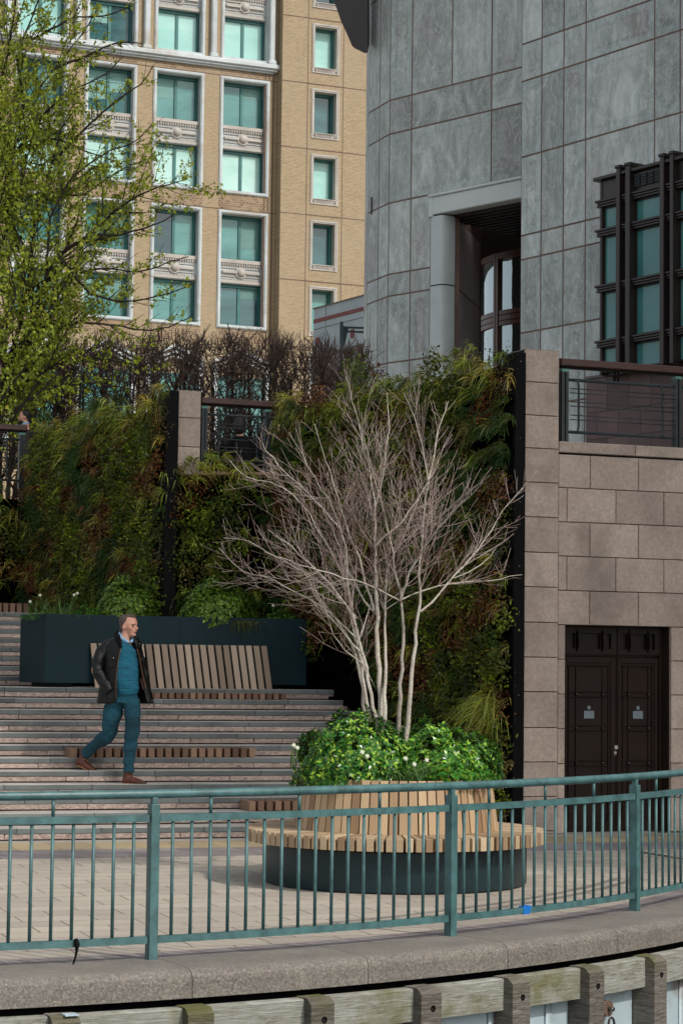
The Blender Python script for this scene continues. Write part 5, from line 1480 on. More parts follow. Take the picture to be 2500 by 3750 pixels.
# fractions inside the frame height measured on the lowest complete frame
k_ = lambda y: (BF.uz(797,1199)[1]*0+BF.uz(797,y)[1]-(zF1-per))/fH
w2b, w2t, w1b, w1t = k_(1183), k_(1031), k_(941), 1-.2/fH
for ri, rz_ in enumerate(rows_z):
    for ci, cu_ in enumerate(cols_u):
        if ri == 3 and ci > 3: continue
        u0, u1 = cu_, cu_+fw; z0, z1 = rz_, rz_+fH
        mb = MB(); tri_frame(mb, u0, u1, z0, z1, b1, -.75, .06); tri_frame(mb, u0+.05, u1-.05, z0+.05, z1-.05, .10, .06, .10)
        za, zb_ = z0+fH*w2t, z0+fH*w1b
        mb.wbox(BF, u0+b1, u1-b1, za, zb_, -.75, -.30)
        fr = build('window_bay', mb, M['white'], BR)
        # ornament: dentils, bars, balls
        mb = MB(); iu0, iu1 = u0+b1, u1-b1; h = zb_-za; wd = iu1-iu0
        mb.wbox(BF, iu0, iu1, za+h*.02, za+h*.14, -.3, -.22); mb.wbox(BF, iu0, iu1, zb_-h*.16, zb_-h*.02, -.3, -.18)
        nd = 18
        for q in range(nd):
            x = iu0+wd*(q+.2)/nd
            mb.wbox(BF, x, x+wd*.55/nd, zb_-h*.27, zb_-h*.17, -.3, -.20)
            mb.wbox(BF, x, x+wd*.4/nd, za+h*.15, za+h*.22, -.3, -.24)
        mb.wbox(BF, iu0+wd*.06, iu1-wd*.06, za+h*.62, za+h*.66, -.3, -.24); mb.wbox(BF, iu0+wd*.06, iu1-wd*.06, za+h*.28, za+h*.31, -.3, -.24)
        mb.wbox(BF, iu0+wd*.1, iu1-wd*.1, za+h*.42, za+h*.52, -.3, -.17)
        for (x, r_) in ((.5,.27),(.1,.13),(.9,.13)):
            c = BF.P(iu0+wd*x, za+h*.46, -.28); mb.sphere(c, r_, 12, 8)
        c = BF.P(iu0+wd*.5, za+h*.46, -.3); mb.tube([c, c+BF.n*.1], [.36,.34], 16)
        build('ornament', mb, M['cream'], fr)
        kinds = bright.get((ri, -ci), ['w_mid','w_mid'])
        for (p, q), kd in (((w1b, w1t), kinds[0]), ((w2b, w2t), kinds[1])):
            wz0, wz1 = z0+fH*p, z0+fH*q
            mb = MB(); t_ = .09; oo = -.55
            tri_frame(mb, iu0, iu1, wz0, wz1, t_, oo-.1, oo); um = (iu0+iu1)/2; mb.wbox(BF, um-.08, um+.08, wz0+t_, wz1-t_, oo-.1, oo+.02)
            mb.wbox(BF, iu1-.14, iu1-t_, wz0+t_, wz1-t_, oo-.1, oo+.12); mb.wbox(BF, iu0+t_, iu1-t_, wz1-.2, wz1-t_, oo-.1, oo+.06)
            wn = build('window_frame', mb, M['tealw'], fr)
            for (a, c) in ((iu0+t_, um-.08), (um+.08, iu1-.14)):
                kk = kd
                if (ri, -ci) == (0, -1) and p == w1b and a < um-.5: kk = 'w_deep'
                mb = MB(); mb.wbox(BF, a, c, wz0+t_, wz1-.2, oo-.09, oo-.06); pn = build('pane', mb, M[kk], wn)
                hsh = (ri*7+ci*13+int(a*3)+(3 if p == w1b else 0)) % 5
                if kk in ('w_mid','w_dark') and hsh in (0,2,3):
                    fz = (.28,0,.5,.72,0)[hsh]; mb = MB(); mb.wbox(BF, a+.02, c-.02, wz1-.2-(wz1-wz0-.3)*fz, wz1-.2, oo-.058, oo-.05); build('blind', mb, M['blind'], wn)
# cornice between row 1 and row 2
cz1 = zFt+.12; cz2 = zF1+per-.02
mb = MB(); ue = uRr+.02
mb.cbox(BF, u_min, ue, cz1+.55, cz2, 0, .42, .05); mb.cbox(BF, u_min, ue-.12, cz1+.42, cz1+.55, 0, .30, .04); mb.cbox(BF, u_min, ue-.3, cz1+.32, cz1+.42, 0, .18, .03)
for cu_ in cols_u:
    for k in (cu_-.62, cu_-.30): pass
build('cornice', mb, M['white'], BR)
mb = MB()
for cu_ in cols_u+[cols_u[0]+cs]:
    x = cu_-(cs-fw)/2
    if x > uRr-.6: x = uRr-.45
    mb.cbox(BF, x-.17, x+.17, cz2, zB1, 0, .30, .06); mb.cbox(BF, x-.24, x+.24, cz2, cz2+.25, 0, .36, .04)
build('pilasters', mb, M['white'], BR)
# low pediments hidden behind the hedge
mb = MB()
for cu_ in cols_u[:4]:
    zp_ = zG-1.35; u0, u1 = cu_-.2, cu_+fw+.2
    for dz_, t_ in ((0,.16),(-.3,.12),(-.55,.1)):
        for (a, za), (c, zc_) in (((u0, zp_-.75+dz_), ((u0+u1)/2, zp_+dz_)), (((u0+u1)/2, zp_+dz_), (u1, zp_-.75+dz_))):
            mb.add([BF.P(a,za,.3),BF.P(c,zc_,.3),BF.P(c,zc_+t_,.3),BF.P(a,za+t_,.3),BF.P(a,za,0),BF.P(c,zc_,0),BF.P(c,zc_+t_,0),BF.P(a,za+t_,0)], [(0,1,2,3),(4,7,6,5),(0,4,5,1),(3,2,6,7),(0,3,7,4),(1,5,6,2)])
    mb.wbox(BF, u0, u0+.25, zp_-6, zp_-.8, 0, .25); mb.wbox(BF, u1-.25, u1, zp_-6, zp_-.8, 0, .25)
build('pediments', mb, M['white'], BR)
for cu_ in cols_u[:4]:
    zp_ = zG-1.35
    mb = MB(); mb.wbox(BF, cu_+.15, cu_+fw-.15, zp_-5.5, zp_-1.5, 0, .08); wn = build('lower_window', mb, M['tealw'], BR)
    mb = MB(); mb.wbox(BF, cu_+.3, cu_+fw/2-.1, zp_-5.3, zp_-1.6, .08, .1); mb.wbox(BF, cu_+fw/2+.1, cu_+fw-.3, zp_-5.3, zp_-1.6, .08, .1); build('pane', mb, M['w_mid'], wn)
# right column windows
kr = ['w_mid','w_mid','w_mid','w_mid','w_light','w_dark','w_light','w_deep','w_mid']
kr = {0:'w_dark', 1:'w_light', -1:'w_light', -2:'w_dark', -3:'w_mid', 2:'w_deep'}
for k in range(-4, 5):
    z0 = wzb+sp_*k; z1 = z0+(wzt-wzb)
    mb = MB(); t_ = .17
    mb.wbox(BF, wu0, wu0+t_, z0, z1, so_r-.7, so_r+.05); mb.wbox(BF, wu1-t_-.02, wu1, z0, z1, so_r-.7, so_r+.05); mb.wbox(BF, wu0+t_, wu1-t_, z1-t_, z1, so_r-.7, so_r+.05); mb.wbox(BF, wu0+t_, wu1-t_, z0, z0+.34, so_r-.7, so_r+.0)
    mb.wbox(BF, wu0+.05, wu0+.1, z0+.3, z1-.05, so_r+.05, so_r+.08); mb.wbox(BF, wu1-.1, wu1-.05, z0+.3, z1-.05, so_r+.05, so_r+.08); mb.wbox(BF, wu0+.05, wu1-.05, z1-.1, z1-.05, so_r+.05, so_r+.08)
    mb.wbox(BF, wu0+t_, wu1-t_, z0, z0+.04, so_r, so_r+.05); mb.wbox(BF, wu0+t_, wu1-t_, z0+.30, z0+.34, so_r, so_r+.05)
    for x in (wu0+.26, wu1-.30): mb.wbox(BF, x, x+.05, z0+.04, z0+.30, so_r, so_r+.05)
    fr = build('single_window', mb, M['cream'], BR)
    mb = MB()
    for q in range(11):
        x = wu0+.36+(wu1-wu0-.76)*q/11; mb.wbox(BF, x, x+.05, z0+.10, z0+.24, so_r, so_r+.02)
    for x in (wu0+.11, wu1-.21): mb.cbox(BF, x, x+.10, z0+.11, z0+.23, so_r, so_r+.07, .02)
    build('carved_sill', mb, M['reveal'], fr)
    mb = MB(); a, c = wu0+t_, wu1-t_-.02; zb_, zt__ = z0+.34, z1-t_
    mb.wbox(BF, a, a+.05, zb_, zt__, so_r-.68, so_r-.5); mb.wbox(BF, c-.16, c, zb_, zt__, so_r-.68, so_r-.42); mb.wbox(BF, a+.05, c-.16, zt__-.16, zt__, so_r-.68, so_r-.46); mb.wbox(BF, a+.05, c-.16, zb_, zb_+.05, so_r-.68, so_r-.5)
    wn = build('window_frame', mb, M['tealw'], fr)
    mb = MB(); mb.wbox(BF, a+.05, c-.16, zb_+.05, zt__-.16, so_r-.66, so_r-.6); build('pane', mb, M[kr.get(k,'w_mid')], wn)
# ================================================================== low pale building with a red stripe
LP = yp(1149, 1133, 92); LW = Wall(LP, -59)
LB = root('pale_building', LW.P(1, 0, -3), 'low pale blue grey building with a red stripe between the brick building and the tower', 'building')
zt_ = LW.uz(1149,1133)[1]
mb = MB(); mb.wbox(LW, 0, 22, 0, zt_, -8, 0); build('wall', mb, mat('pale_blue_grey_render', '#a3b0b4', '#93a0a5', .5, .7, 0, fine=.1, fscale=1.5), LB)
s1, s0 = LW.uz(1149,1171)[1], LW.uz(1149,1185)[1]
mb = MB(); mb.wbox(LW, 0, 22, s0, s1, 0, .02); build('red_stripe', mb, mat('dull_red_paint', '#7d4540', rv=0), LB)
mb = MB(); z = LW.uz(1149,1209)[1]; mb.wbox(LW, 0, 22, z, z+.03, 0, .01)
for u in (1.0, 5.2, 10.5, 14): mb.wbox(LW, u, u+.03, 0, zt_, 0, .008)
build('panel_joints', mb, mat('grey_joint', '#5f686c', rv=0), LB)
mb = MB(); mb.wbox(LW, -.03, 22, zt_, zt_+.05, -8, .05); mb.wbox(LW, 0, 22, 0, LW.uz(1149,1300)[1], 0, .03); build('roof_edge', mb, mat('grey_brown_trim', '#6f6460', rv=0), LB)
mb = MB(); mb.tube([LW.P(6,zt_+.25,-.3), LW.P(22,zt_+.25,-.3)], .04, 6)
for u in (6, 10, 14, 18): mb.tube([LW.P(u,zt_,-.3), LW.P(u,zt_+.3,-.3)], .05, 6)
build('roof_rail', mb, M['grey_metal'], LB)
for (xa, xb, ya, yb_) in ((1157,1169,1238,1270), (1284,1297,1208,1236)):
    a, zt2 = LW.uz(xa, ya); c, zb2_ = LW.uz(xb, yb_)
    mb = MB(); mb.wbox(LW, a, c, zb2_, zt2, 0, .03); build('red_panel', mb, mat('dull_red_panel', '#7a403c', rv=0), LB)
# signpost
sp0 = yp(1251, 1182, 62); 
SPo = root('sign_gantry', Vector((sp0.x, sp0.y, zc-.13)), 'dark green steel post with two horizontal arms beside the tower', 'post')
s_ = 7950/62
mb = MB(); mb.tube([Vector((sp0.x,sp0.y,zc-.13)), Vector((sp0.x,sp0.y,sp0.z))], .055, 12); mb.sphere((sp0.x,sp0.y,sp0.z), .05, 8, 6); build('post', mb, mat('dark_green_paint', '#24363a', rv=0, rough=.4), SPo)
mb = MB()
for y in (1198, 1213):
    p = yp(1244, y, 62); q = yp(1400, y+6, 62); mb.bar(p, q, .08, .05)
build('arms', mb, bpy.data.materials['dark_green_paint'], SPo)
mb = MB(); p = [yp(1256,1200,62), yp(1276,1200,62), yp(1262,1265,62), yp(1256,1265,62)]
mb.add([v+Vector((0,.02,0)) for v in p]+[v-Vector((0,.02,0)) for v in p], [(0,1,2,3),(7,6,5,4),(0,4,5,1),(1,5,6,2),(2,6,7,3),(3,7,4,0)]); build('gusset', mb, bpy.data.materials['dark_green_paint'], SPo)
# ================================================================== neighbouring block outside the frame, which shades the terrace
sh = Vector((-2.5, 23.5, 0)); ud = Vector((math.sin(R(50.0)), -math.cos(R(50.0)), 0))
c0 = sh+ud*52
OB = Wall(c0, 40.0)
mb = MB(); mb.wbox(OB, 0, 46, -1, 84, -18, 0)
ob = build('office_block', mb, M['brick']); tag(ob, 'tall brick office block beyond the right edge of the photo', 'building')
mb = MB()
for i in range(10):
    for j in range(20): mb.wbox(OB, 1.5+i*4.2, 4.2+i*4.2, 2+j*4, 4.6+j*4, 0, .05)
build('windows', mb, M['w_dark'], ob)

mb = MB(); mb.wbox(TRW, -.02, .35, zl[0], 12.6, -12, -.03); pass; mb.wbox(TL, Uw0, TLL+6, 12.1, 12.5, -9, -.45)
build('recess_end_wall', mb, M['joint'], TW2)

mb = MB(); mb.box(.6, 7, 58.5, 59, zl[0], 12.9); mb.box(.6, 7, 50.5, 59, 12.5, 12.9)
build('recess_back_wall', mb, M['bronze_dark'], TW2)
# ================================================================== people
def loft(mb, pts, rad, n=16, axis=Vector((0,1,0)), cap=True):
    """elliptic tube; rad = (in picture plane, along depth axis)"""
    pts = [Vector(p) for p in pts]; vs = []; fs = []
    # densify
    P = []; Q = []
    for i in range(len(pts)-1):
        p0 = pts[max(i-1,0)]; p1 = pts[i]; p2 = pts[i+1]; p3 = pts[min(i+2,len(pts)-1)]
        for k in range(4):
            t = k/4
            P.append(.5*((2*p1)+(p2-p0)*t+(2*p0-5*p1+4*p2-p3)*t*t+(3*p1-p0-3*p2+p3)*t*t*t))
            Q.append((rad[i][0]*(1-t)+rad[i+1][0]*t, rad[i][1]*(1-t)+rad[i+1][1]*t))
    P.append(pts[-1]); Q.append(rad[-1])
    for i, p in enumerate(P):
        t = (P[min(i+1,len(P)-1)]-P[max(i-1,0)]).normalized()
        x = t.cross(axis).normalized(); y = x.cross(t).normalized()
        for k in range(n):
            a = 2*math.pi*k/n; vs.append(p+x*math.cos(a)*Q[i][0]+y*math.sin(a)*Q[i][1])
    for i in range(len(P)-1):
        for k in range(n): fs.append((i*n+k, i*n+(k+1)%n, (i+1)*n+(k+1)%n, (i+1)*n+k))
    fs.append(tuple(range(n))[::-1]); fs.append(tuple((len(P)-1)*n+k for k in range(n)))
    mb.add(vs, fs, .5, True)
def ell(mb, c, r, fr=None, nu=20, nv=14):
    """ellipsoid; fr = (f,s,u) frame"""
    f, s_, u_ = fr or (Vector((1,0,0)), Vector((0,1,0)), Vector((0,0,1)))
    vs = []; fs = []
    for j in range(nv+1):
        ph = math.pi*j/nv
        for i in range(nu):
            th = 2*math.pi*i/nu
            vs.append(c+f*(r[0]*math.sin(ph)*math.cos(th))+s_*(r[1]*math.sin(ph)*math.sin(th))+u_*(r[2]*math.cos(ph)))
    for j in range(nv):
        for i in range(nu): fs.append((j*nu+i,(j+1)*nu+i,(j+1)*nu+(i+1)%nu,j*nu+(i+1)%nu))
    mb.add(vs, fs, .5, True)
def fused(name, mb, mt, parent, vox=.008, smooth=6, noise=None, disp=0, seed=0):
    me = bpy.data.meshes.new('tmp'); org = ORI[parent.name]
    me.from_pydata([tuple(Vector(v)-org) for v in mb.v], [], mb.f)
    bm = bmesh.new(); bm.from_mesh(me); bmesh.ops.recalc_face_normals(bm, faces=bm.faces); bm.to_mesh(me); bm.free()
    o = bpy.data.objects.new('tmp', me); COL.objects.link(o)
    r = o.modifiers.new('r', 'REMESH'); r.mode = 'VOXEL'; r.voxel_size = vox
    if smooth: s_ = o.modifiers.new('s', 'SMOOTH'); s_.iterations = smooth; s_.factor = .5
    dg = bpy.context.evaluated_depsgraph_get(); dg.update()
    m2 = bpy.data.meshes.new_from_object(o.evaluated_get(dg)); m2.name = name
    bpy.data.objects.remove(o)
    if disp:                                  # cloth creases: ridged sine folds across the limb
        rr = random.Random(seed); ks = [(rr.uniform(20,60), Vector((rr.gauss(0,.6), rr.gauss(0,.4), 1)).normalized(), rr.uniform(0,6)) for _ in range(6)]
        co = [v.co.copy() for v in m2.vertices]; no = [v.normal.copy() for v in m2.vertices]
        for i, v in enumerate(m2.vertices):
            p = co[i]; h = 0
            for k, d, ph in ks: h += math.sin(p.dot(d)*k+ph+1.5*math.sin(p.x*14+ph)+1.2*math.sin(p.z*9+ph*2))
            v.co = p+no[i]*disp*max(-1, min(1, h/2.4))
    m2.polygons.foreach_set('use_smooth', np.ones(len(m2.polygons), dtype=bool)); m2.update()
    return _link(name, m2, mt, parent, org)
M['skin'] = mat('skin', '#cf9f88', '#bd8a74', 9, .5, 0, .05, fine=.06, fscale=40)
def _denim():
    n = N('teal_blue_denim'); w_ = n.noise(2.2, 4); c = n.ramp(w_, [(.35,'#083745'),(.65,'#0f5468')]); c = mult(n, c, .3, n.noise(300,2)); n.color(c); n.rough(.85); n.bump(n.noise(14, 6, n.mapping((1,1,3)), .65, 1.2), .9, .03); return n.m
M['denim'] = _denim()
def _knit():
    n = N('teal_knit'); c = n.ramp(n.noise(5,4), [(.35,'#0c4f64'),(.65,'#10627a')]); n.color(c); n.rough(.9); n.bump(n.noise(9, 5, n.mapping((1,1,3.4)), .6, .8), .8, .03); return n.m
M['knit'] = _knit()
M['wax'] = mat('black_waxed_cotton', '#0f1110', '#080a0a', 6, .5, 0, 1.0, 16, fine=.2, spec=.3)
M['leather'] = mat('brown_shoe_leather', '#5e2e1a', '#3c1c10', 14, .25, 0, .1, fine=.1)
M['sole'] = mat('shoe_sole', '#8a684c', rv=0)
M['hair'] = mat('brown_hair', '#352720', '#5e4c42', 70, .6, 0, .8, 90, fine=.5)
M['hair_b'] = mat('black_hair', '#0e0b0a', '#171210', 60, .6, 0, .4, 120)
M['shirt'] = mat('pale_blue_shirt', '#8fb4d2', '#7fa4c6', 8, .7, 0, fine=.05)
M['dark_eye'] = mat('dark_eye', '#1a1210', rv=0, rough=.3)
M['lip'] = mat('lips', '#8a4d44', rv=0)
M['brass'] = mat('brass_zip', '#8a5a36', rv=0, rough=.4, metal=.5)
def head(mb, c, f, k=1.0, ears=True):
    """c = skull centre, f = facing direction (horizontal)"""
    up = Vector((0,0,1)); s_ = up.cross(f).normalized(); fr = (f, s_, up)
    ell(mb, c+up*.012*k-f*.006*k, (.092*k,.074*k,.098*k), fr)
    ell(mb, c+f*.028*k-up*.035*k, (.056*k,.058*k,.078*k), fr)          # face
    ell(mb, c+f*.040*k-up*.088*k, (.036*k,.040*k,.030*k), fr)          # jaw
    ell(mb, c+f*.064*k-up*.096*k, (.018*k,.022*k,.016*k), fr)          # chin
    ell(mb, c+f*.074*k+up*.012*k, (.016*k,.042*k,.012*k), fr)          # brow
    loft(mb, [c+f*.074*k+up*.004*k, c+f*.092*k-up*.022*k, c+f*.100*k-up*.036*k, c+f*.082*k-up*.044*k], [(.008*k,.008*k),(.010*k,.010*k),(.011*k,.015*k),(.008*k,.012*k)], 10, s_)
    ell(mb, c+f*.080*k-up*.064*k, (.012*k,.022*k,.010*k), fr)          # lips mass
    for q in (-1, 1):
        ell(mb, c+s_*q*.050*k+f*.052*k-up*.030*k, (.018*k,.016*k,.020*k), fr)
        if ears: ell(mb, c+s_*q*.076*k-f*.008*k-up*.022*k, (.018*k,.009*k,.030*k), fr)
def face_bits(rt, c, f, k=1.0):
    up = Vector((0,0,1)); s_ = up.cross(f).normalized()
    for q in (-1, 1):
        mb = MB(); ell(mb, c+s_*q*.030*k+f*.0735*k-up*.010*k, (.008*k,.012*k,.005*k), (f,s_,up), 10, 8); build('eye', mb, M['dark_eye'], rt)
        mb = MB(); loft(mb, [c+s_*q*.014*k+f*.088*k+up*.006*k, c+s_*q*.032*k+f*.085*k+up*.010*k, c+s_*q*.048*k+f*.070*k+up*.006*k], [(.003,.003)]*3, 6); build('eyebrow', mb, M['hair'], rt)
    mb = MB(); loft(mb, [c-s_*.022*k+f*.083*k-up*.065*k, c+f*.0935*k-up*.063*k, c+s_*.022*k+f*.083*k-up*.065*k], [(.0035,.004)]*3, 8); build('mouth', mb, M['lip'], rt)
def man():
    o = -(3*TR)-.12; u = S.uz(497, 2872, o)[0]; base = S.P(u, 4*RI, o); Y0 = base.y
    rt = root('person', base, 'man in an open black jacket, teal jumper and teal jeans walking down the steps', 'person')
    def q(u_, v_, dy=0.0): return yp(250+u_/3.36, 2200+v_/3.36, Y0+dy)
    f = Vector((math.cos(R(-32)), math.sin(R(-32)), 0)); hc = q(752, 302)
    # body: one continuous surface
    b_ = MB(); head(b_, hc, f, 1.08)
    loft(b_, [q(735,360), q(705,450), q(690,520)], [(.055,.055),(.056,.056),(.068,.062)])
    loft(b_, [q(690,500), q(670,600), q(680,760), q(700,950), q(700,1120), q(690,1240)], [(.08,.06),(.145,.10),(.145,.11),(.135,.115),(.13,.11),(.13,.11)])
    loft(b_, [q(610,1230,.02), q(540,1430,.04), q(505,1630,.12), q(385,1735,.2), q(205,1890,.33)], [(.075,.085),(.065,.07),(.045,.045),(.04,.04),(.03,.03)])
    loft(b_, [q(770,1230,-.02), q(790,1420,-.03), q(785,1620,-.02), q(762,1800,0), q(745,2090,0)], [(.085,.085),(.075,.075),(.055,.055),(.05,.05),(.035,.035)])
    loft(b_, [q(500,560,-.02), q(385,700,-.02), q(335,870,-.04), q(430,1010,-.12), q(520,1110,-.15)], [(.05,.05),(.045,.045),(.04,.04),(.035,.035),(.03,.03)])
    loft(b_, [q(830,560,.06), q(890,750,.12), q(920,950,.10), q(950,1080,.04)], [(.05,.05),(.045,.045),(.04,.04),(.03,.03)])
    fused('body', b_, M['skin'], rt, .006, 3)
    face_bits(rt, hc, f, 1.08)
    up = Vector((0,0,1)); s_ = up.cross(f).normalized()
    h_ = MB(); ell(h_, hc+up*.036-f*.036, (.090,.083,.094), (f,s_,up), 24, 18); ell(h_, hc+up*.094+f*.012, (.066,.050,.026), (f,s_,up)); ell(h_, hc-f*.062-up*.03, (.045,.066,.07), (f,s_,up))
    fused('hair', h_, M['hair'], rt, .005, 1, disp=.004, seed=5)
    # jumper
    j = MB(); loft(j, [q(705,498,-.01), q(690,530,-.01), q(672,620,-.015), q(690,770,-.02), q(705,930,-.03), q(715,1060,-.025), q(708,1128,-.01)], [(.062,.06),(.10,.08),(.168,.125),(.162,.13),(.152,.145),(.145,.14),(.128,.122)])
    fused('jumper', j, M['knit'], rt, .008, 4, disp=.005, seed=2)
    hem = MB(); loft(hem, [q(712,1100,-.015), q(708,1140,-.012)], [(.132,.126),(.130,.124)]); fused('jumper_hem', hem, M['knit'], rt, .008, 2)
    # jeans
    j = MB(); loft(j, [q(705,1105,0), q(700,1190,0), q(690,1260,0)], [(.122,.115),(.148,.125),(.155,.13)])
    loft(j, [q(600,1210,.01), q(560,1330,.03), q(535,1430,.05), q(520,1540,.09), q(500,1640,.13), q(385,1735,.21), q(290,1810,.27), q(210,1895,.33)], [(.09,.105),(.110,.108),(.107,.10),(.094,.092),(.082,.085),(.070,.072),(.062,.065),(.056,.06)])
    loft(j, [q(775,1220,-.02), q(792,1330,-.03), q(792,1430,-.035), q(788,1620,-.03), q(768,1760,-.01), q(755,1920,0), q(745,2030,0), q(742,2105,0)], [(.09,.10),(.092,.10),(.090,.095),(.077,.08),(.077,.08),(.067,.07),(.061,.064),(.060,.062)])
    fused('jeans', j, M['denim'], rt, .008, 3, disp=.007, seed=9)
    mb = MB(); loft(mb, [q(757,1140,-.128), q(758,1200,-.135), q(745,1255,-.13)], [(.003,.003)]*3, 6); build('fly_seam', mb, M['knit'], rt)
    # shirt collar
    c = MB(); pts = [q(745,512,-.085), q(700,490,-.075), q(655,455,-.05), q(636,405,.0), q(660,395,.055), q(720,410,.07), q(775,450,.03), q(800,478,-.03), q(770,508,-.08)]
    loft(c, pts, [(.016,.010)]+[(.020,.009)]*7+[(.014,.010)], 10); loft(c, [q(700,480,-.08), q(745,515,-.095)], [(.02,.008),(.006,.006)], 8); loft(c, [q(800,482,-.05), q(768,515,-.09)], [(.018,.008),(.006,.006)], 8)
    fused('shirt_collar', c, M['shirt'], rt, .005, 2)
    # jacket: open shell lofted from back to the two front edges
    lv = [(455,628,560,840,800),(500,645,470,880,815),(560,640,432,893,838),(650,632,425,890,862),(760,615,420,905,880),(900,600,412,950,905),(1050,590,385,1000,925),(1180,590,358,1040,950),(1262,592,350,1050,968)]
    vs = []; cols_ = 13
    for (v, le, ls, rs, re) in lv:
        t = (v-455)/(1262-455); dpt = .075+.07*min(1, (v-455)/150) if v < 620 else .145-.02*t
        pl = [(le,-dpt-.012),(le-(le-ls)*.22,-dpt-.008),(le-(le-ls)*.6,-dpt*.82),(ls+(le-ls)*.1,-dpt*.42),(ls,.02),(ls+(le-ls)*.18,dpt*.7),(ls+(rs-ls)*.38,dpt+.01),(ls+(rs-ls)*.6,dpt+.015),(ls+(rs-ls)*.85,dpt*.8),(rs-4,dpt*.25),(rs,-.01-.04*t),(rs-(rs-re)*.35,-.05-.05*t),(re,-.075-.05*t)]
        for x, dy in pl: vs.append(q(x, v, dy))
    fs = [(r*cols_+i, r*cols_+i+1, (r+1)*cols_+i+1, (r+1)*cols_+i) for r in range(len(lv)-1) for i in range(cols_-1)]
    mb = MB(); mb.add(vs, fs, .5, True); jk = build('jacket', mb, M['wax'], rt, recalc=False)
    sb = jk.modifiers.new('Subdivision', 'SUBSURF'); sb.levels = 2; sb.render_levels = 2
    sd = jk.modifiers.new('Solidify', 'SOLIDIFY'); sd.thickness = .014; sd.offset = 0
    a = MB(); loft(a, [q(545,490,.0), q(490,540,-.01), q(430,610,-.02), q(385,710,-.03), q(362,800,-.05), q(368,880,-.07), q(410,970,-.11), q(470,1050,-.14), q(520,1115,-.155)], [(.05,.05),(.068,.075),(.072,.075),(.070,.07),(.068,.068),(.066,.066),(.062,.06),(.056,.055),(.05,.04)])
    loft(a, [q(835,520,.04), q(868,640,.09), q(900,780,.12), q(930,920,.12), q(962,1060,.06)], [(.05,.06),(.06,.065),(.058,.06),(.055,.055),(.045,.045)])
    fused('jacket_sleeves', a, M['wax'], rt, .008, 2, disp=.011, seed=4)
    c = MB(); loft(c, [q(655,575,-.155), q(632,520,-.13), q(608,460,-.08), q(606,415,.0), q(650,400,.08), q(730,420,.10), q(810,465,.06), q(860,505,.0), q(885,545,-.06), q(862,590,-.10)], [(.016,.012),(.030,.014),(.036,.014),(.036,.014),(.034,.014),(.034,.014),(.034,.014),(.030,.014),(.026,.012),(.012,.012)], 12)
    fused('jacket_collar', c, M['black'], rt, .006, 2)
    mb = MB(); loft(mb, [q(652,590,-.168), q(632,660,-.172), q(612,760,-.172), q(598,900,-.166), q(588,1060,-.16), q(588,1200,-.15)], [(.0035,.0035)]*6, 6); build('zip', mb, M['brass'], rt)
    mb = MB(); loft(mb, [q(850,590,-.12), q(880,700,-.118), q(903,850,-.12), q(935,980,-.12), q(962,1080,-.13)], [(.003,.003)]*5, 6); build('zip', mb, M['brass'], rt)
    pk = MB()
    for (x0,x1,y0,y1,d) in ((492,585,668,735,-.158),(496,583,738,818,-.153),(430,570,1120,1250,-.15)):
        A = [q(x0,y0,d), q(x1,y0-6,d-.012), q(x1,y1-6,d-.012), q(x0,y1,d)]
        pk.add([p+Vector((0,.02,0)) for p in A]+A, [(0,1,2,3),(7,6,5,4),(0,4,5,1),(1,5,6,2),(2,6,7,3),(3,7,4,0)])
    build('pocket', pk, M['wax'], rt, bevel=.003)
    for (x, y, d) in ((558,703,-.172),(880,528,-.075),(1032,1228,-.12)):
        mb = MB(); mb.sphere(q(x,y,d), .0065, 8, 6); build('snap_button', mb, M['chrome'], rt)
    # shoes
    for (an, ft, d0, d1) in (([(205,1880),(180,1965)], [(112,1985,.042),(170,1995,.052),(235,2040,.042),(300,2078,.028),(340,2094,.014)], .34, .26), ([(744,2085),(735,2180)], [(682,2212,.040),(745,2205,.050),(830,2222,.040),(910,2240,.026),(962,2250,.013)], .0, -.06)):
        sh_ = MB(); k = len(ft)
        loft(sh_, [q(an[0][0],an[0][1],d0), q(an[1][0],an[1][1],d0)], [(.050,.048),(.048,.046)])
        loft(sh_, [q(x, y, d0+(d1-d0)*i/(k-1)) for i, (x,y,r) in enumerate(ft)], [(r, .042 if i < 4 else .026) for i, (x,y,r) in enumerate(ft)])
        so2 = fused('shoe', sh_, M['leather'], rt, .006, 3)
        mb = MB(); pts = [q(x, y+r*1166*.86, d0+(d1-d0)*i/(k-1)) for i, (x,y,r) in enumerate(ft)]
        loft(mb, pts, [(.013,.042),(.012,.046),(.011,.048),(.011,.046),(.009,.030)], 10); build('sole', mb, M['sole'], so2)
        mb = MB(); px_, py_ = ft[1][0]+40, ft[1][1]-45
        for q_ in range(3): loft(mb, [q(px_-8+q_*16, py_+q_*14-8, d0-.03), q(px_+14+q_*16, py_+q_*14+4, d0-.045), q(px_+8+q_*16, py_+q_*14+22, d0-.045)], [(.003,.003)]*3, 6)
        build('laces', mb, M['sole'], so2)
man()
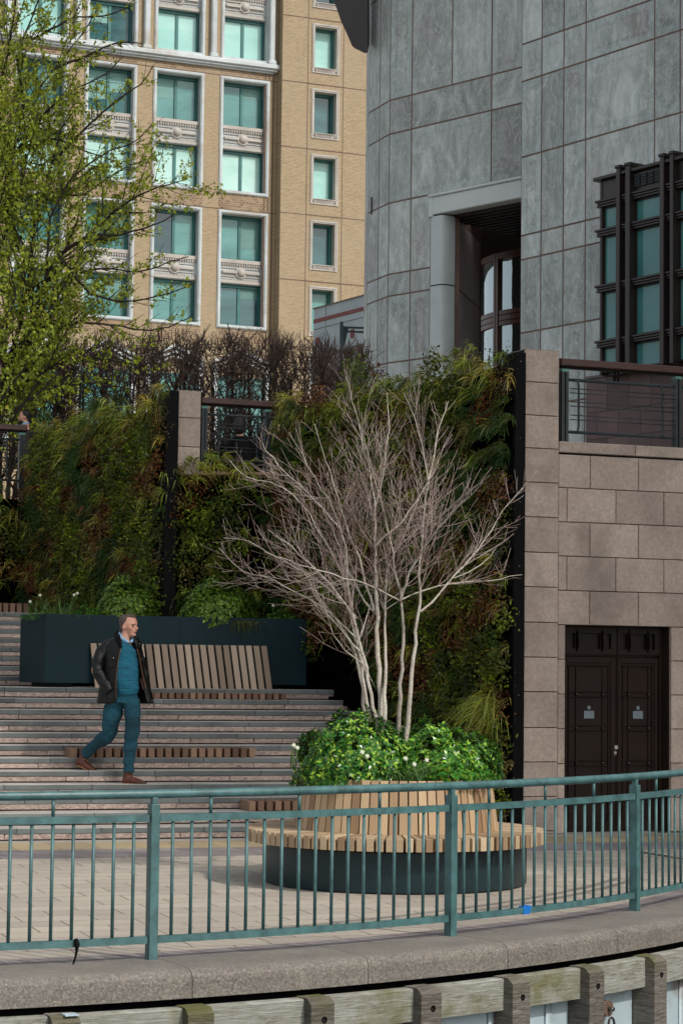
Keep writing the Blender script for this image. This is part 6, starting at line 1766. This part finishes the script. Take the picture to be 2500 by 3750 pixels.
def bystander():
    Y = 35.6; z0 = zc-.12; c = yp(90, 1600, Y)
    rt = root('person', Vector((c.x, c.y, z0)), 'bearded man in dark clothes standing behind the left terrace railing, facing left', 'person')
    k = yp(90, 1526, Y); f = Vector((-math.cos(R(12)), -math.sin(R(12)), 0)); up = Vector((0,0,1)); s_ = up.cross(f).normalized()
    hc = Vector((k.x, k.y, k.z))
    def L(x, y, z): return Vector((c.x+x, c.y+y, z0+z))
    H = hc.z-z0
    b_ = MB(); head(b_, hc, f, .98); loft(b_, [hc-up*.05-f*.02, L(.03,0,H-.2), L(.04,0,H-.28)], [(.05,.05),(.055,.055),(.09,.08)])
    loft(b_, [L(.04,0,H-.25), L(.04,0,H-.6), L(.03,0,H-.85)], [(.11,.16),(.10,.14),(.12,.16)]); 
    for q in (-1,1): loft(b_, [L(.03,q*.1,H-.8), L(.0,q*.1,.5), L(.03,q*.1,.06)], [(.08,.08),(.055,.055),(.04,.04)])
    fused('body', b_, M['skin'], rt, .012, 3)
    h_ = MB(); ell(h_, hc+up*.028-f*.030, (.094,.082,.095), (f,s_,up)); ell(h_, hc-f*.065-up*.03, (.045,.065,.07), (f,s_,up)); fused('hair', h_, M['hair_b'], rt, .008, 2)
    h_ = MB(); ell(h_, hc+f*.045-up*.085, (.046,.05,.044), (f,s_,up)); fused('beard', h_, M['hair_b'], rt, .008, 2)
    j = MB(); loft(j, [L(.05,0,H-.22), L(.05,0,H-.30), L(.05,0,H-.5), L(.04,0,H-.75), L(.03,0,H-.95)], [(.07,.09),(.13,.2),(.14,.2),(.13,.17),(.15,.19)])
    for q in (-1,1): loft(j, [L(.06,q*.19,H-.30), L(.09,q*.24,H-.55), L(.0,q*.2,H-.8)], [(.06,.06),(.055,.055),(.045,.045)])
    fused('coat', j, mat('dark_olive_coat', '#23221c', '#191915', 6, .8, 0, .3, 30), rt, .012, 3)
    t_ = MB()
    for q in (-1,1): loft(t_, [L(.03,q*.09,H-.9), L(.0,q*.1,.5), L(.03,q*.1,.08)], [(.1,.1),(.075,.075),(.06,.06)])
    fused('trousers', t_, M['wax'], rt, .012, 3)
    for q in (-1,1):
        mb = MB(); loft(mb, [L(.08,q*.1,.05), L(.0,q*.1,.05), L(-.14,q*.1,.03)], [(.05,.05),(.05,.05),(.025,.035)]); build('shoe', mb, M['leather'], rt)
    mb = MB(); loft(mb, [hc-up*.125+f*.045, hc-up*.115-f*.02+s_*.06, hc-up*.10-f*.075, hc-up*.115-f*.02-s_*.06, hc-up*.125+f*.045], [(.018,.01)]*5, 8); build('shirt_collar', mb, M['shirt'], rt)
bystander()
def sitter():
    Y = 31.2; z0 = zc-.12; c = yp(880, 1600, Y); hc = yp(880, 1552, Y)
    rt = root('person', Vector((c.x, c.y, z0)), 'person in black sitting with their back to us behind the middle railing', 'person')
    H = hc.z-z0; up = Vector((0,0,1)); f = Vector((.2,.98,0)).normalized(); s_ = up.cross(f).normalized()
    def L(x, y, z): return Vector((c.x+x, c.y+y, z0+z))
    b_ = MB(); head(b_, hc, f, .98); loft(b_, [hc-up*.05, L(0,0,H-.2), L(0,0,H-.28)], [(.05,.05),(.055,.055),(.09,.08)]); loft(b_, [L(0,0,H-.25), L(0,0,H-.75)], [(.15,.1),(.14,.1)])
    for q in (-1,1): loft(b_, [L(q*.1,0,.45), L(q*.12,.42,.48), L(q*.12,.45,.06)], [(.07,.07),(.06,.06),(.04,.04)], axis=Vector((1,0,0)))
    fused('body', b_, M['skin'], rt, .012, 3)
    h_ = MB(); ell(h_, hc-up*.02-f*.02, (.102,.09,.15), (f,s_,up)); fused('hair', h_, M['hair_b'], rt, .008, 2)
    j = MB(); loft(j, [L(0,0,H-.18), L(0,0,H-.27), L(0,0,H-.45), L(0,0,H-.8)], [(.08,.08),(.21,.13),(.24,.14),(.26,.17)])
    for q in (-1,1): loft(j, [L(q*.22,0,H-.30), L(q*.30,.05,H-.55), L(q*.2,.28,H-.65)], [(.07,.07),(.06,.06),(.05,.05)])
    fused('coat', j, M['black'], rt, .012, 3)
    t_ = MB()
    for q in (-1,1): loft(t_, [L(q*.1,0,.45), L(q*.12,.42,.48), L(q*.12,.45,.08)], [(.1,.1),(.08,.08),(.06,.06)], axis=Vector((1,0,0)))
    fused('trousers', t_, M['black'], rt, .012, 3)
    st = root('terrace_bench', L(0,.05,0), 'dark bench under the person in black behind the middle railing', 'bench')
    mb = MB()
    for y in (-.2,-.08,.04,.16): mb.box(c.x-.8, c.x+.8, c.y+y, c.y+y+.1, z0+.36, z0+.40)
    build('seat', mb, M['wood_d'], st)
    for x in (-.7,.65):
        mb = MB(); mb.box(c.x+x, c.x+x+.06, c.y-.18, c.y+.24, z0, z0+.36); build('leg', mb, M['black'], st)
sitter()
# ================================================================== light, world, camera
SUN_AZ = 50.0; SUN_EL = 43.0
sv = Vector((math.sin(R(SUN_AZ))*math.cos(R(SUN_EL)), -math.cos(R(SUN_AZ))*math.cos(R(SUN_EL)), math.sin(R(SUN_EL))))
sl = bpy.data.lights.new('sun', 'SUN'); sl.energy = 2.05; sl.angle = R(1.2); sl.color = (1.0, .95, .88)
so = bpy.data.objects.new('sun', sl); COL.objects.link(so)
so.rotation_euler = sv.to_track_quat('Z', 'Y').to_euler()
w = bpy.data.worlds.new('World'); SC.world = w; w.use_nodes = True
nt = w.node_tree; bg = nt.nodes['Background']
sk = nt.nodes.new('ShaderNodeTexSky'); sk.sky_type = 'NISHITA'; sk.sun_disc = False
sk.sun_elevation = R(SUN_EL); sk.sun_rotation = math.atan2(sv.x, sv.y)
sk.air_density = 1.0; sk.dust_density = 3.0; sk.ozone_density = 1.0
hs = nt.nodes.new('ShaderNodeHueSaturation'); hs.inputs['Saturation'].default_value = .3; nt.links.new(sk.outputs[0], hs.inputs['Color']); nt.links.new(hs.outputs[0], bg.inputs[0]); bg.inputs[1].default_value = .15
cam = bpy.data.cameras.new('camera'); co = bpy.data.objects.new('camera', cam); COL.objects.link(co)
cam.sensor_fit = 'VERTICAL'; cam.sensor_height = 36.0; cam.lens = F/3750*36.0
cam.clip_start = .1; cam.clip_end = 2000
mm = Matrix((( _r.x, _u.x, -_f.x, CAM.x), (_r.y, _u.y, -_f.y, CAM.y), (_r.z, _u.z, -_f.z, CAM.z), (0,0,0,1)))
co.matrix_world = mm
SC.camera = co
vs_ = SC.view_settings; vs_.view_transform = 'Standard'; vs_.look = 'None'; vs_.exposure = 0.40; vs_.gamma = 1
